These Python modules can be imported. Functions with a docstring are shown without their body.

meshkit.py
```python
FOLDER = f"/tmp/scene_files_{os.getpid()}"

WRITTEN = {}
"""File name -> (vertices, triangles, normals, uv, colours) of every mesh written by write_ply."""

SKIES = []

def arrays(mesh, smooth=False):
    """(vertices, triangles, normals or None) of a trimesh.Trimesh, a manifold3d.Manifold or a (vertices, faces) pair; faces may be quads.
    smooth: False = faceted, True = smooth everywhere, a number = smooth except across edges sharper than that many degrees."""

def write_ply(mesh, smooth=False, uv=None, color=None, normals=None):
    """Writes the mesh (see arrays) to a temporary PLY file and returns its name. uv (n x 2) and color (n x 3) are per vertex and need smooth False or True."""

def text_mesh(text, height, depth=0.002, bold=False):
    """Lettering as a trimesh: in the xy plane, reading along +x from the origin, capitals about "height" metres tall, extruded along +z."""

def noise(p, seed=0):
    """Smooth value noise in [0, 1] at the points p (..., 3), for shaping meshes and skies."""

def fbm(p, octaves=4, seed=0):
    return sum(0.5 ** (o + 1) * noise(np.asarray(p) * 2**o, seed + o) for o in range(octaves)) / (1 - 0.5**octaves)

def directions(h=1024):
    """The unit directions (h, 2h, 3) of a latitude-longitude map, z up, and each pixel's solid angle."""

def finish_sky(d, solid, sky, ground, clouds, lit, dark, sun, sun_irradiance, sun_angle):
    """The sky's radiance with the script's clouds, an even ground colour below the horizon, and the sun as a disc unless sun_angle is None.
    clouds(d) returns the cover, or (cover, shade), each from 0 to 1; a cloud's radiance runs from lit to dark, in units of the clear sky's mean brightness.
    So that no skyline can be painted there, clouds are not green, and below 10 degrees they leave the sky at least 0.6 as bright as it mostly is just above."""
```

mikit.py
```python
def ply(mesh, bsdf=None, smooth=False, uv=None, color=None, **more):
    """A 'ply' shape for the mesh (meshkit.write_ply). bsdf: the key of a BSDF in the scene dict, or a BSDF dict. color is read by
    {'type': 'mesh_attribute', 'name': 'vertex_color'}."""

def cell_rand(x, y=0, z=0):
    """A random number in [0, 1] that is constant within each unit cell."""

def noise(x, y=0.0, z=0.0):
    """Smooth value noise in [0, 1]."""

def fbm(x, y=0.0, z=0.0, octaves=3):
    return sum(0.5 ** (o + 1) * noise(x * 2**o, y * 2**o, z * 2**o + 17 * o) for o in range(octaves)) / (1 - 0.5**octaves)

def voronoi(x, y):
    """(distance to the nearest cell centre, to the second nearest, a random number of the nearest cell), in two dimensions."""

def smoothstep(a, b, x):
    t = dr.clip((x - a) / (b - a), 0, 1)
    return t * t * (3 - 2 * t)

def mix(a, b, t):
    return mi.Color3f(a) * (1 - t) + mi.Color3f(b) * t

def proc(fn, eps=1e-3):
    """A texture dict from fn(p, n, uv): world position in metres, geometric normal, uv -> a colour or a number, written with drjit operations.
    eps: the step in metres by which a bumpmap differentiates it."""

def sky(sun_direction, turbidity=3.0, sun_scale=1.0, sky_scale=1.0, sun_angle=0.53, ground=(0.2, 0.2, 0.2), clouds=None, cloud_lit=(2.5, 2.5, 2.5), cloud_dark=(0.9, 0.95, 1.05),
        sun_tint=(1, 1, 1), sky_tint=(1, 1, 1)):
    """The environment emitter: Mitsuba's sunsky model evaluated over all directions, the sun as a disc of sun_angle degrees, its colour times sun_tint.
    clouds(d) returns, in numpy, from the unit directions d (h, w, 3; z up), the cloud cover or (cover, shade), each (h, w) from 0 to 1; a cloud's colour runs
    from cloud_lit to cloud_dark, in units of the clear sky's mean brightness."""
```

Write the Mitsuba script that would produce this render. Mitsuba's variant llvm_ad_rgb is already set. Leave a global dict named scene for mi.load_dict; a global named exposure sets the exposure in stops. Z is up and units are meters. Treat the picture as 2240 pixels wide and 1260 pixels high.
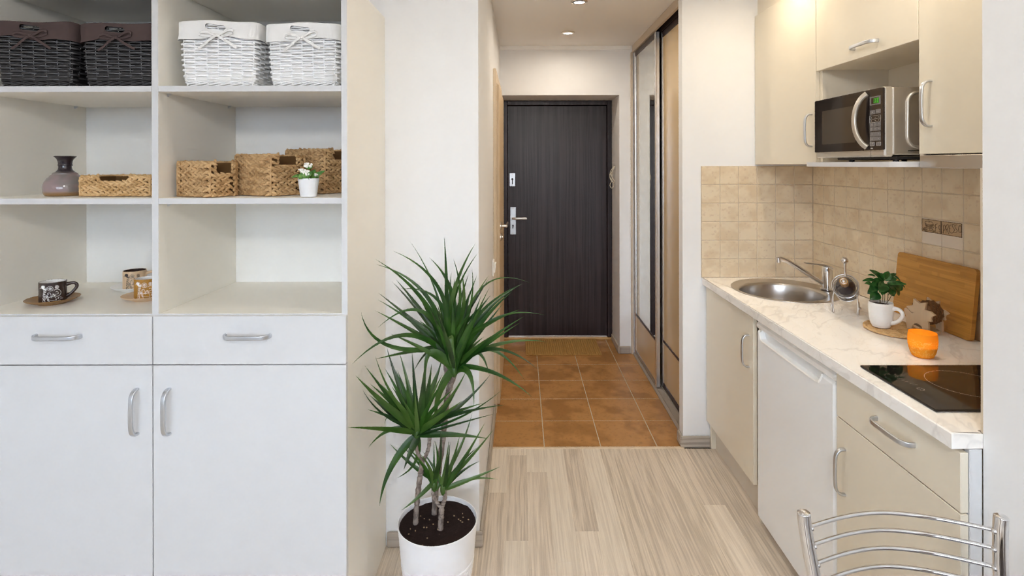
import math, random
import numpy as np, trimesh, manifold3d as m3
import drjit as dr, mitsuba as mi
import mikit, meshkit
from mikit import proc, noise as tnoise, fbm as tfbm, voronoi, cell_rand, smoothstep, mix
from shapely.geometry import Polygon, box as sbox

# ------------------------------------------------------------------ camera, sky, exposure
T = mi.ScalarTransform4f
scene, labels = {'type': 'scene'}, {}
exposure = 1.0
ROLL = 0.0024
scene['camera'] = {'type': 'perspective', 'fov': 2 * math.degrees(math.atan(1120 / 1197.0)), 'fov_axis': 'x',
                   'principal_point_offset_x': (1120 - 1140) / 2240, 'principal_point_offset_y': (630 - 360) / 1260,
                   'near_clip': 0.02, 'far_clip': 200.0,
                   'to_world': T().look_at(origin=[0, 0, 1.5], target=[0, 1, 1.5], up=[math.sin(ROLL), 0, math.cos(ROLL)])}
SKY_SCALE = 26.0
scene['sky'] = mikit.sky([0.3, 0.8, 0.6], turbidity=4.0, sun_scale=0.0, sky_scale=SKY_SCALE, ground=(0.17, 0.17, 0.17),
                         clouds=lambda d: 0.75 + 0.2 * meshkit.fbm(d * 3.0, 3, 5), cloud_lit=(1.42, 1.62, 1.90), cloud_dark=(.90, 1.03, 1.22))
TINT = {'hall': (1.0, .89, .745), 'kitchen': (1.0, .85, .65), 'room': (1.0, .95, .87), 'globe': (1.0, .985, .955)}     # colour of each group of lamps
LAMP = {'hall': 265.0, 'kitchen': 225.0, 'room': 230.0, 'globe': 88.0}
CEIL = 2.44

# ------------------------------------------------------------------ helpers
rng = random.Random(7)
used = {}
def numbered(key):
    n = used.get(key, 0); used[key] = n + 1
    return key if n == 0 else '%s_%03d' % (key, n)
def lab(key, label=None, cat=None, group=None, kind=None):
    d = labels.setdefault(key, {})
    if label: d['label'] = label
    if cat: d['category'] = cat
    if group: d['group'] = group
    if kind: d['kind'] = kind
    return key
def thing(name, label, cat, group=None):
    return lab(numbered(name), label, cat, group)
def put(name, mesh, bsdf, parent=None, smooth=False, **kw):
    key = numbered((parent + '__' if parent else '') + name)
    scene[key] = mikit.ply(mesh, bsdf, smooth=smooth, **kw)
    return key
def put_dict(name, d, parent=None):
    key = numbered((parent + '__' if parent else '') + name)
    scene[key] = d
    return key
def struct(name, mesh, bsdf, label=None, smooth=False, parent=None):
    k = put(name, mesh, bsdf, parent, smooth)
    if not parent: lab(k, label, None, None, 'structure')
    return k
cat = trimesh.util.concatenate
def bx(x0, x1, y0, y1, z0, z1, b=0.0012):
    x0, x1 = min(x0, x1), max(x0, x1); y0, y1 = min(y0, y1), max(y0, y1); z0, z1 = min(z0, z1), max(z0, z1)
    b = min(b, (x1 - x0) * .45, (y1 - y0) * .45, (z1 - z0) * .45)
    if b <= 0:
        return trimesh.creation.box(bounds=[[x0, y0, z0], [x1, y1, z1]])
    pts = []
    for sx, X in ((1, x0), (-1, x1)):
        for sy, Y in ((1, y0), (-1, y1)):
            for sz, Z in ((1, z0), (-1, z1)):
                pts += [[X + sx * b, Y + sy * b, Z], [X + sx * b, Y, Z + sz * b], [X, Y + sy * b, Z + sz * b]]
    return trimesh.convex.convex_hull(np.array(pts))
def rot_z(mesh, deg, at=(0, 0, 0)):
    m = mesh.copy(); m.apply_transform(trimesh.transformations.rotation_matrix(math.radians(deg), [0, 0, 1], at)); return m
def move(mesh, v):
    m = mesh.copy(); m.apply_translation(v); return m
def xf(mesh, R, t):
    m = mesh.copy(); m.vertices = np.asarray(m.vertices) @ np.asarray(R, float).T + np.asarray(t, float); return m
def lathe(profile, n=40, at=(0, 0, 0), close=False):
    p = np.array(profile, float)
    if close: p = np.vstack([p, p[:1]])
    m = trimesh.creation.revolve(p, sections=n)
    m.merge_vertices()
    m.apply_translation(at)
    return m
def spline(pts, n=24, closed=False):
    from scipy.interpolate import CubicSpline
    p = np.array(pts, float)
    if closed: p = np.vstack([p, p[:1]])
    d = np.r_[0, np.cumsum(np.linalg.norm(np.diff(p, axis=0), axis=1) ** 0.6)]
    cs = CubicSpline(d, p, bc_type='periodic' if closed else 'not-a-knot' if len(p) > 3 else 'natural')
    t = np.linspace(0, d[-1], n + 1 if closed else n)
    q = cs(t)
    return q[:-1] if closed else q
def frames(p, closed=False, hint=None):
    p = np.asarray(p, float)
    t = (np.roll(p, -1, 0) - np.roll(p, 1, 0)) if closed else np.gradient(p, axis=0)
    t /= np.linalg.norm(t, axis=1, keepdims=True) + 1e-12
    a = np.zeros_like(p)
    v = np.array(hint if hint is not None else ([0, 0, 1.0] if abs(t[0][2]) < .8 else [1.0, 0, 0]), float)
    for i in range(len(p)):
        if hint is not None: v = np.array(hint, float)
        v = v - t[i] * (v @ t[i]); v /= np.linalg.norm(v) + 1e-12
        a[i] = v
    return t, a, np.cross(t, a)
def sweep(path, sec, closed=False, hint=None, scale=None):
    """sec: (k,2) section polygon (counter-clockwise); axes: a (hint direction) and b = t x a."""
    p = np.asarray(path, float); sec = np.asarray(sec, float); k = len(sec); n = len(p)
    t, a, b = frames(p, closed, hint)
    s = np.ones(n) if scale is None else np.broadcast_to(np.asarray(scale, float), (n,))
    v = p[:, None] + s[:, None, None] * (sec[None, :, 0:1] * a[:, None] + sec[None, :, 1:2] * b[:, None])
    v = v.reshape(-1, 3); f = []
    m = n if closed else n - 1
    i, j = np.meshgrid(np.arange(m), np.arange(k), indexing='ij')
    i2, j2 = (i + 1) % n, (j + 1) % k
    q = np.stack([i * k + j, i * k + j2, i2 * k + j2, i2 * k + j], -1).reshape(-1, 4)
    f = np.vstack([q[:, [0, 1, 2]], q[:, [0, 2, 3]]])
    if not closed:
        c0, c1 = len(v), len(v) + 1
        v = np.vstack([v, p[:1], p[-1:]])
        jj = np.arange(k); j2 = (jj + 1) % k
        f = np.vstack([f, np.stack([np.full(k, c0), j2, jj], 1), np.stack([np.full(k, c1), (n - 1) * k + jj, (n - 1) * k + j2], 1)])
    return trimesh.Trimesh(v, f, process=False)
def circ(r, n=10, ry=None):
    a = np.arange(n) * 2 * np.pi / n
    return np.stack([np.cos(a) * r, np.sin(a) * (r if ry is None else ry)], 1)
def tube(path, r, n=10, closed=False):
    if np.ndim(r): return sweep(path, circ(1, n), closed, None, r)
    return sweep(path, circ(r, n), closed)
def rrect(w, h, r=0.0, n=4):
    if r <= 0: return np.array([[-w / 2, -h / 2], [w / 2, -h / 2], [w / 2, h / 2], [-w / 2, h / 2]])
    out = []
    for cx, cy, a0 in ((w / 2 - r, -h / 2 + r, -90), (w / 2 - r, h / 2 - r, 0), (-w / 2 + r, h / 2 - r, 90), (-w / 2 + r, -h / 2 + r, 180)):
        for k in range(n + 1):
            a = math.radians(a0 + 90 * k / n); out.append([cx + r * math.cos(a), cy + r * math.sin(a)])
    return np.array(out)
def prism(poly, h, z0=0.0):
    m = trimesh.creation.extrude_polygon(Polygon(poly) if not hasattr(poly, 'area') else poly, h, engine='earcut')
    m.apply_translation([0, 0, z0]); return m
def to_man(m): 
    m = m.copy(); m.merge_vertices()
    return m3.Manifold(m3.Mesh(np.asarray(m.vertices, np.float32), np.asarray(m.faces, np.uint32)))
def from_man(M):
    q = M.to_mesh(); return trimesh.Trimesh(q.vert_properties[:, :3], q.tri_verts, process=False)
def cut(a, *bs):
    M = to_man(a)
    for b in bs: M = M - to_man(b)
    return from_man(M)
def ellipsoid(c, r, sub=2, R=None):
    m = trimesh.creation.icosphere(subdivisions=sub)
    v = np.asarray(m.vertices) * np.asarray(r)
    if R is not None: v = v @ np.asarray(R).T
    m.vertices = v + np.asarray(c); return m
def ribbon2d(line, w, fn, lift=0.0004):
    """a flat printed stroke: 2-D polyline -> strip of width w, put on a surface by fn(u, v, lift) -> xyz"""
    p = np.asarray(line, float)
    t = np.gradient(p, axis=0); t /= np.linalg.norm(t, axis=1, keepdims=True) + 1e-9
    nrm = np.stack([-t[:, 1], t[:, 0]], 1) * w / 2
    L, Rr = p + nrm, p - nrm
    v = np.array([fn(u, q, lift) for u, q in L] + [fn(u, q, lift) for u, q in Rr]); n = len(p)
    i = np.arange(n - 1)
    f = np.vstack([np.stack([i, n + i, i + 1], 1), np.stack([i + 1, n + i, n + i + 1], 1)])
    return trimesh.Trimesh(v, f, process=False)
def arc2d(cx, cy, rx, ry=None, a0=0, a1=360, n=24):
    a = np.radians(np.linspace(a0, a1, n)); ry = rx if ry is None else ry
    return np.stack([cx + rx * np.cos(a), cy + ry * np.sin(a)], 1)

# ------------------------------------------------------------------ materials
def mat(name, d, two=True):
    scene[name] = {'type': 'twosided', 'b': d} if two else d
    return name
def rgb(*c): return {'type': 'rgb', 'value': list(c)}
def P(base, rough=.5, metal=0.0, spec=.5, **k):
    d = {'type': 'principled', 'base_color': base if isinstance(base, dict) else rgb(*base), 'roughness': rough, 'metallic': metal}
    if metal == 0: d['specular'] = spec
    d.update(k); return d
def diff(*c): return {'type': 'diffuse', 'reflectance': rgb(*c) if not isinstance(c[0], dict) else c[0]}

mat('m_paint', diff(.775, .775, .775))
mat('m_ceiling', diff(.88, .87, .85))
mat('m_white', P((.60, .60, .605), .42, spec=.35))
mat('m_carcass', P((.76, .73, .66), .45, spec=.3))
mat('m_carcass_back', P((.78, .775, .75), .5, spec=.3))
mat('m_cream', P((.69, .63, .515), .33, spec=.4))
mat('m_cream_dark', P((.60, .54, .45), .45, spec=.3))
mat('m_fridge', P((.78, .79, .79), .35, spec=.45))
mat('m_alu', P((.62, .64, .67), .34, 1.0))
mat('m_alu_bright', P((.84, .86, .90), .30, 1.0))
mat('m_steel', P((.56, .53, .50), .26, 1.0))
mat('m_chrome', P((.78, .78, .79), .05, 1.0))
mat('m_nickel', P((.66, .60, .52), .22, 1.0))
mat('m_black', P((.012, .011, .012), .35))
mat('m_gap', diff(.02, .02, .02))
mat('m_glass_black', P((.006, .005, .005), .03, spec=.6))
mat('m_mirror', {'type': 'conductor', 'specular_reflectance': rgb(.88, .89, .87)}, True)
mat('m_plastic_white', P((.84, .83, .80), .3))

def wood(base, dark, sx=70., sl=1.6, axis='y', amp=.9, tone=0.0, rough=.45, spec=.3, cellw=None, rings=0.0):
    def fn(p, n, uv):
        a, l = (p.x, p.y) if axis == 'y' else (p.x + p.y * .7, p.z) if axis == 'z' else (p.z + p.y * .3, p.x) if axis == 'x' else (p.z, p.y)
        off = cell_rand(dr.floor(a / cellw), 3, tone * 100) * 37.0 if cellw else mi.Float(tone * 31)
        w = tfbm(a * 9 + off, l * 1.7 + off, 2.0, 2) * .022
        g = tfbm((a + w) * sx + off, l * sl + off * 3, 0.0, 4)
        k = tfbm(a * sx * 3.1 + off, l * sl * 2.5, 9.0, 2)
        r = dr.sin((a + w * 1.6) * sx * 1.1 + 6 * tfbm(a * 6 + off, l * .8, 4.0, 2)) * .5 + .5
        t = dr.clip(smoothstep(.30, .72, g) * .65 + .25 * smoothstep(.35, .7, k) + rings * r, 0, 1) * amp
        return mix(base, dark, t)
    return P(proc(fn), rough, spec=spec)
for i, (c, d) in enumerate([((.70, .61, .505), (.46, .385, .31)), ((.65, .56, .46), (.39, .325, .26)), ((.74, .655, .55), (.53, .45, .365)), ((.68, .59, .485), (.38, .315, .245)), ((.72, .64, .535), (.55, .475, .39))]):
    mat('m_plank_%d' % i, wood(c, d, 150, 4.5, 'y', .8, i * 1.7, .45, .3, .0965, .05))
mat('m_skirting', wood((.44, .39, .33), (.26, .22, .185), 90, 2.5, 'x', .95, .3, .45))
mat('m_skirting_side', wood((.44, .39, .33), (.26, .22, .185), 90, 2.5, 'zy', .95, .3, .45))
mat('m_oak_trim', wood((.62, .50, .36), (.50, .39, .27), 60, 2, 'z', .6, .7, .4))
mat('m_oak_door', wood((.60, .46, .30), (.50, .37, .235), 60, 2, 'z', .6, .9, .4))
mat('m_threshold', wood((.58, .36, .15), (.45, .26, .10), 60, 2, 'x', .6, .9, .35))
mat('m_wenge', wood((.032, .020, .024), (.009, .005, .007), 90, 1.6, 'z', 1.0, .2, .36, .4, None, .2))
mat('m_bamboo', P(proc(lambda p, n, uv: mix(mix((.50, .25, .055), (.40, .185, .035), cell_rand(dr.floor(p.z / .0125), dr.floor((p.y + cell_rand(dr.floor(p.z / .0125), 5, 1) * .4) / .21), 2)),
    (.28, .12, .02), smoothstep(.45, .8, tfbm(p.z * 260, p.y * 9, p.x * 9, 3)) * .45 + .35 * smoothstep(.93, 1.0, tnoise(p.y * 26 + cell_rand(dr.floor(p.z / .0125), 5, 1) * 30, dr.floor(p.z / .0125) * 7.3, 1.0)))), .4, spec=.35))
def tile_brown(p, n, uv):
    k = tfbm(p.x * 9, p.y * 9, 0.0, 4); s = tfbm(p.x * 90, p.y * 90, 3.0, 3)
    return mix(mix((.42, .215, .075), (.32, .155, .050), smoothstep(.35, .68, k)), (.17, .08, .028), smoothstep(.55, .85, s) * .25)
mat('m_tile_brown', P(proc(tile_brown), .38, spec=.4))
mat('m_grout', diff(.50, .42, .31))
def tile_beige(p, n, uv):
    k = tfbm(p.x * 17, p.y * 17, p.z * 17, 3); s = tfbm(p.x * 70 + 5, p.y * 70, p.z * 70, 3)
    return mix(mix((.70, .585, .425), (.625, .50, .345), smoothstep(.4, .68, k)), (.52, .38, .26), smoothstep(.60, .80, s) * .45)
mat('m_tile_beige', P(proc(tile_beige), .33, spec=.4))
mat('m_tile_plain', P((.72, .63, .53), .3))
mat('m_tile_tan', P((.42, .29, .17), .45))
mat('m_ink_brown', P((.10, .055, .025), .5))
mat('m_grout_wall', diff(.55, .46, .35))
def marble(p, n, uv):
    x, y, z = p.x, p.y, p.z
    a, b = x * .55 + y * .83, y * .55 - x * .83
    w = tfbm(x * 7, y * 7, z * 7, 3)
    v = dr.abs(tfbm(a * 4 + .5 * w, b * 13 + 1.0 * w, z * 6, 4) - .5)
    v2 = dr.abs(tfbm(a * 9 + w, b * 30 + w * 2, z * 15 + 7, 3) - .5)
    c = mix((.85, .835, .805), (.79, .755, .70), smoothstep(.42, .68, tfbm(x * 4 + 9, y * 4, z * 4, 3)))
    c = mix(c, (.50, .48, .46), (1 - smoothstep(.0, .030, v)) * .30)
    return mix(c, (.58, .53, .48), (1 - smoothstep(.0, .03, v2)) * .14)
mat('m_marble', P(proc(marble), .24, spec=.45))
mat('m_mat', P(proc(lambda p, n, uv: mix((.46, .27, .09), (.32, .18, .06), tfbm(p.x * 180, p.y * 180, p.z * 180, 2))), .95, spec=.1))
def straw(base, dark, pale):
    def fn(p, n, uv):
        k = tfbm(p.x * 38, p.y * 38, p.z * 70, 2); s = tfbm(p.x * 420, p.y * 420, p.z * 160, 2)
        return mix(mix(base, dark, smoothstep(.35, .7, k)), pale, smoothstep(.5, .8, s) * .5)
    return P(proc(fn), .6, spec=.25)
mat('m_seagrass', straw((.50, .32, .155), (.33, .19, .08), (.62, .45, .26)))
mat('m_seagrass_pale', straw((.62, .41, .20), (.45, .27, .11), (.72, .54, .32)))
mat('m_seagrass_core', diff(.12, .065, .028))
mat('m_wicker_white', P((.86, .87, .88), .45))
mat('m_wicker_dark', P((.032, .031, .033), .2, spec=.7))
mat('m_liner_white', P(proc(lambda p, n, uv: mix((.84, .835, .82), (.76, .755, .74), tfbm(p.x * 30, p.y * 30, p.z * 30, 3))), .9, spec=.1))
mat('m_liner_brown', P(proc(lambda p, n, uv: mix((.082, .058, .055), (.060, .042, .041), tfbm(p.x * 30, p.y * 30, p.z * 30, 3))), .9, spec=.1))

mat('m_table', P((.11, .055, .028), .35)); mat('m_sofa', P((.06, .05, .048), .9)); mat('m_curtain', P((.085, .05, .035), .9))

# ------------------------------------------------------------------ the room
XL, XR = -2.6, 1.0275            # left and right wall of the room
YF = 2.155                       # wall behind the shelving unit
YK = 2.906                       # far wall of the kitchen niche
YE = 4.341                       # end wall of the corridor
XC = -0.168                      # left wall of the corridor
XB = 1.553                       # side wall behind the worktop
YR = -2.4                        # window wall behind the camera
struct('floor', bx(XL - .1, 1.65, YR - .1, 2.905, -.06, -.0075, 0), 'm_gap', 'light oak strip flooring of the room and brown tiles in the corridor')
struct('grout', bx(XL * 0 - .30, 1.65, 2.905, 4.80, -.06, -.0012, 0), 'm_grout', parent='floor')
# oak strips, each laid on its own
r2 = random.Random(21)
w = .0965; nx = 0; x = XC - .0965 * 26
while x < 1.06:
    y = YR - r2.random() * 1.0
    x0, x1 = max(x, XL), min(x + w, 1.10)
    while y < 2.887:
        L = 1.28 if r2.random() < .6 else .64
        if 2.887 - y - L < .06: L = 2.9 - y
        y0, y1 = max(y, YR), min(y + L, 2.887)
        if y1 - y0 > .02 and x1 - x0 > .005:
            struct('plank', bx(x0, x1, y0, y1, -.0075, -.0001 * r2.random(), .0004), 'm_plank_%d' % r2.randrange(5), parent='floor')
        y += L
    x += w
# brown floor tiles of the corridor, 30 cm
for i in range(4):
    for j in range(6):
        x0, x1 = max(-.18 + .3 * i, XC), min(.12 + .3 * i, .905)
        y0, y1 = 2.903 + .3 * j, 3.203 + .3 * j
        if j == 5: y1 = 4.70; x1 = min(x1, .778)
        struct('tile', bx(x0 + .0022, x1 - .0022, y0 + .0022, y1 - .0022, -.008, -.0002 - .0004 * r2.random(), .0014), 'm_tile_brown', parent='floor')
struct('trim_1', bx(XC + .012, .858, 2.886, 2.905, -.006, .004, .003), 'm_oak_trim', 'thin beige threshold strip between the oak floor and the brown tiles')

struct('wall_far', bx(XL - .1, XC - .1, YF, YF + .1, 0, CEIL, 0), 'm_paint', 'white wall behind the shelving unit and the tall plant')
struct('wall_corridor_left', bx(XC - .1, XC, YF, 4.80, 0, CEIL, 0), 'm_paint', 'white left wall of the corridor')
struct('wall_corridor_end', cat([bx(XC, -.157, YE, 4.80, 0, CEIL, 0), bx(.779, 1.65, YE, 4.80, 0, CEIL, 0), bx(-.157, .779, YE, 4.80, 2.05, CEIL, 0), bx(XC - .1, 1.65, 4.80, 4.86, -.05, CEIL + .05, 0)]), 'm_paint', 'white end wall of the corridor around the dark entrance door')  # last box: backing added behind the door so no sky light leaks round it
struct('wall_kitchen_far', bx(.856, 1.653, YK, YK + .067, 0, CEIL, 0), 'm_paint', 'white wall at the far end of the kitchen niche, tiled below')
struct('wall_kitchen_side', bx(XB, XB + .1, 1.10, YK, 0, CEIL, 0), 'm_paint', 'kitchen wall behind the worktop, tiled above it')
struct('wall_right', cat([bx(XR, XR + .1, YR, 1.2186, 0, CEIL, 0), bx(XR + .1, XB, 1.10, 1.2186, 0, CEIL, 0)]), 'm_paint', 'white wall in the foreground at the right, beside the chair')
struct('wall_left', bx(XL - .1, XL, YR, YF, 0, CEIL, 0), 'm_paint', 'left wall of the room, outside the view')
WX0, WX1, WZ0, WZ1 = -2.1, .75, .70, 2.28
struct('wall_rear', cat([bx(XL - .1, WX0, YR - .1, YR, 0, CEIL, 0), bx(WX1, XR + .1, YR - .1, YR, 0, CEIL, 0), bx(WX0, WX1, YR - .1, YR, 0, WZ0, 0), bx(WX0, WX1, YR - .1, YR, WZ1, CEIL, 0)]), 'm_paint', 'window wall behind the camera')
fr = [bx(WX0, WX1, YR - .07, YR - .02, WZ0, WZ0 + .06), bx(WX0, WX1, YR - .07, YR - .02, WZ1 - .06, WZ1)]
for xx in (WX0, -1.18, -.23, WX1 - .06): fr.append(bx(xx, xx + .06, YR - .07, YR - .02, WZ0 + .06, WZ1 - .06))
struct('window_1', cat(fr), 'm_plastic_white', 'white framed balcony window behind the camera')
struct('wall_wardrobe', bx(1.55, 1.65, YK + .067, YE, 0, CEIL, 0), 'm_paint', 'wall behind the sliding wardrobe')
struct('ceiling', bx(XL - .1, 1.66, YR - .1, 4.80, CEIL, CEIL + .06, 0), 'm_ceiling', 'pale ceiling of the corridor with recessed spotlights')
struct('trim_2', bx(XC, .87, YE - .010, YE, CEIL - .033, CEIL, .002), 'm_plastic_white', 'narrow white cornice above the entrance door')
def skirt(x0, x1, y0, y1, name, bs, label):
    struct(name, bx(x0, x1, y0, y1, 0, .06, .005), bs, label)
skirt(-.530, XC + .015, YF - .015, YF, 'baseboard_far', 'm_skirting', 'grey wood baseboard behind the plant pot')
skirt(XC, XC + .015, YF, 3.295, 'baseboard_corridor_left', 'm_skirting_side', 'grey wood baseboard along the left corridor wall')
skirt(.856 - .015, .998, YK - .015, YK, 'baseboard_kitchen', 'm_skirting', 'short grey wood baseboard beside the kitchen cabinets')
skirt(.856 - .015, .856, YK, 2.973, 'baseboard_corridor_right', 'm_skirting_side', 'grey wood baseboard return next to the wardrobe track')
skirt(.779 - .0, .862, YE - .015, YE, 'baseboard_end', 'm_skirting', 'small grey wood baseboard right of the entrance door')
skirt(.764, .779, YE - .015, 4.665, 'baseboard_reveal', 'm_skirting_side', 'grey wood baseboard in the entrance door reveal')

# wall tiles, each its own piece
PT, TT = .0985, .008
def wtile(parent, x0, x1, y0, y1, z0, z1, bs='m_tile_beige'):
    e = .0005 * r2.random()
    k = numbered(parent + '__tile')
    scene[k] = mikit.ply(bx(x0, x1, y0, y1, z0, z1, .0022), bs)
    return k
Z0 = .8985; g = .0012
struct('grout', bx(XB - TT - PT * 6 + .0, XB - .001, YK - .0062, YK, Z0, Z0 + 6 * PT, 0), 'm_grout_wall', parent='wall_kitchen_far')
struct('grout', bx(XB - .0062, XB, 1.2186, YK - .001, Z0, Z0 + 6 * PT, 0), 'm_grout_wall', parent='wall_kitchen_side')
struct('grout', bx(XR, XB - TT, 1.2186, 1.2186 + .0062, Z0, Z0 + 6 * PT, 0), 'm_grout_wall', parent='wall_right')
for i in range(6):
    for j in range(6):
        wtile('wall_kitchen_far', XB - TT - PT * (i + 1) + g, XB - TT - PT * i - g, YK - TT, YK - .001, Z0 + PT * j + g, Z0 + PT * (j + 1) - g)
YT = YK - TT
def deco(k):
    y1, y0 = YT - PT * k, YT - PT * (k + 1); z0 = Z0 + 3 * PT
    key = numbered('wall_kitchen_side__decor_tile')
    scene[key] = mikit.ply(bx(XB - TT - .0006, XB - .001, y0 + g, y1 - g, z0 + g, z0 + PT - g, .0015), 'm_tile_plain')
    return key, y1, z0
for k in range(17):
    for j in range(6):
        y0, y1 = max(YT - PT * (k + 1), 1.2268), YT - PT * k
        if j == 3 and k in (8, 9): continue
        wtile('wall_kitchen_side', XB - TT, XB - .001, y0 + g, y1 - g, Z0 + PT * j + g, Z0 + PT * (j + 1) - g)
for i in range(6):
    for j in range(6):
        x0, x1 = XR + .001 + PT * i, min(XR + .001 + PT * (i + 1), XB - TT)
        if x1 - x0 > .02: wtile('wall_right', x0 + (g if i else 0), x1 - g, 1.2196, 1.2186 + TT, Z0 + PT * j + g, Z0 + PT * (j + 1) - g)
# two decorated tiles: tan panel with a cup and ESPRESSO in relief.  local u: 0..2 tiles to the right, v: 0..1 up
def esp(u, v, lift=.0): return np.array([XB - TT - .0017 - lift, YT - PT * 8 - u * PT, Z0 + 3 * PT + v * PT])
ESP = [[(0.18,0.83),(0.27,0.88),(0.42,0.89),(0.57,0.86),(0.61,0.81),(0.5,0.77),(0.31,0.76),(0.19,0.8)],[(0.2,0.78),(0.23,0.72),(0.42,0.72),(0.59,0.78)],[(0.21,0.76),(0.23,0.69),(0.29,0.63),(0.42,0.62),(0.53,0.67),(0.61,0.78)],[(0.4,0.92),(0.41,0.88),(0.39,0.84)],[(0.23,0.74),(0.42,0.7),(0.57,0.75)],[(0.25,0.7),(0.4,0.66),(0.55,0.72)],[(0.07,0.56),(0.16,0.62),(0.27,0.62)],[(0.07,0.55),(0.18,0.51),(0.35,0.48),(0.53,0.5),(0.68,0.54)],[(0.1,0.58),(0.25,0.54),(0.42,0.53),(0.57,0.57)],[(0.12,0.54),(0.27,0.52)],[(0.16,0.6),(0.31,0.56)],[(0.61,0.78),(0.66,0.76),(0.63,0.68),(0.52,0.63),(0.59,0.58),(0.68,0.55),(0.61,0.5),(0.48,0.5)],[(0.42,0.67),(0.46,0.62),(0.42,0.56)],[(0.82,0.83),(0.74,0.81),(0.72,0.75),(0.72,0.63),(0.72,0.53),(0.82,0.52)],[(0.72,0.68),(0.8,0.7)],[(0.96,0.8),(0.9,0.77),(0.87,0.7),(0.91,0.65),(0.96,0.6)],[(0.9,0.56),(0.96,0.54)],[(1.03,0.84),(1.06,0.81)],[(1.03,0.59),(1.05,0.54)],[(1.11,0.79),(1.11,0.67),(1.11,0.52)],[(1.11,0.79),(1.17,0.83),(1.2,0.78),(1.19,0.69),(1.12,0.61)],[(1.24,0.79),(1.24,0.66),(1.24,0.53)],[(1.24,0.79),(1.32,0.86),(1.35,0.82),(1.32,0.74),(1.25,0.66)],[(1.29,0.69),(1.33,0.59),(1.37,0.52)],[(1.49,0.88),(1.42,0.84),(1.39,0.76),(1.39,0.64),(1.42,0.6),(1.49,0.61)],[(1.39,0.71),(1.47,0.74)],[(1.63,0.88),(1.56,0.9),(1.53,0.84),(1.58,0.77),(1.63,0.71),(1.58,0.62),(1.5,0.56)],[(1.76,0.9),(1.68,0.89),(1.64,0.84),(1.7,0.75),(1.76,0.7),(1.72,0.64),(1.63,0.62)],[(1.87,0.89),(1.82,0.82),(1.81,0.73),(1.85,0.64),(1.91,0.65),(1.94,0.74),(1.93,0.86),(1.88,0.89)]]
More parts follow.
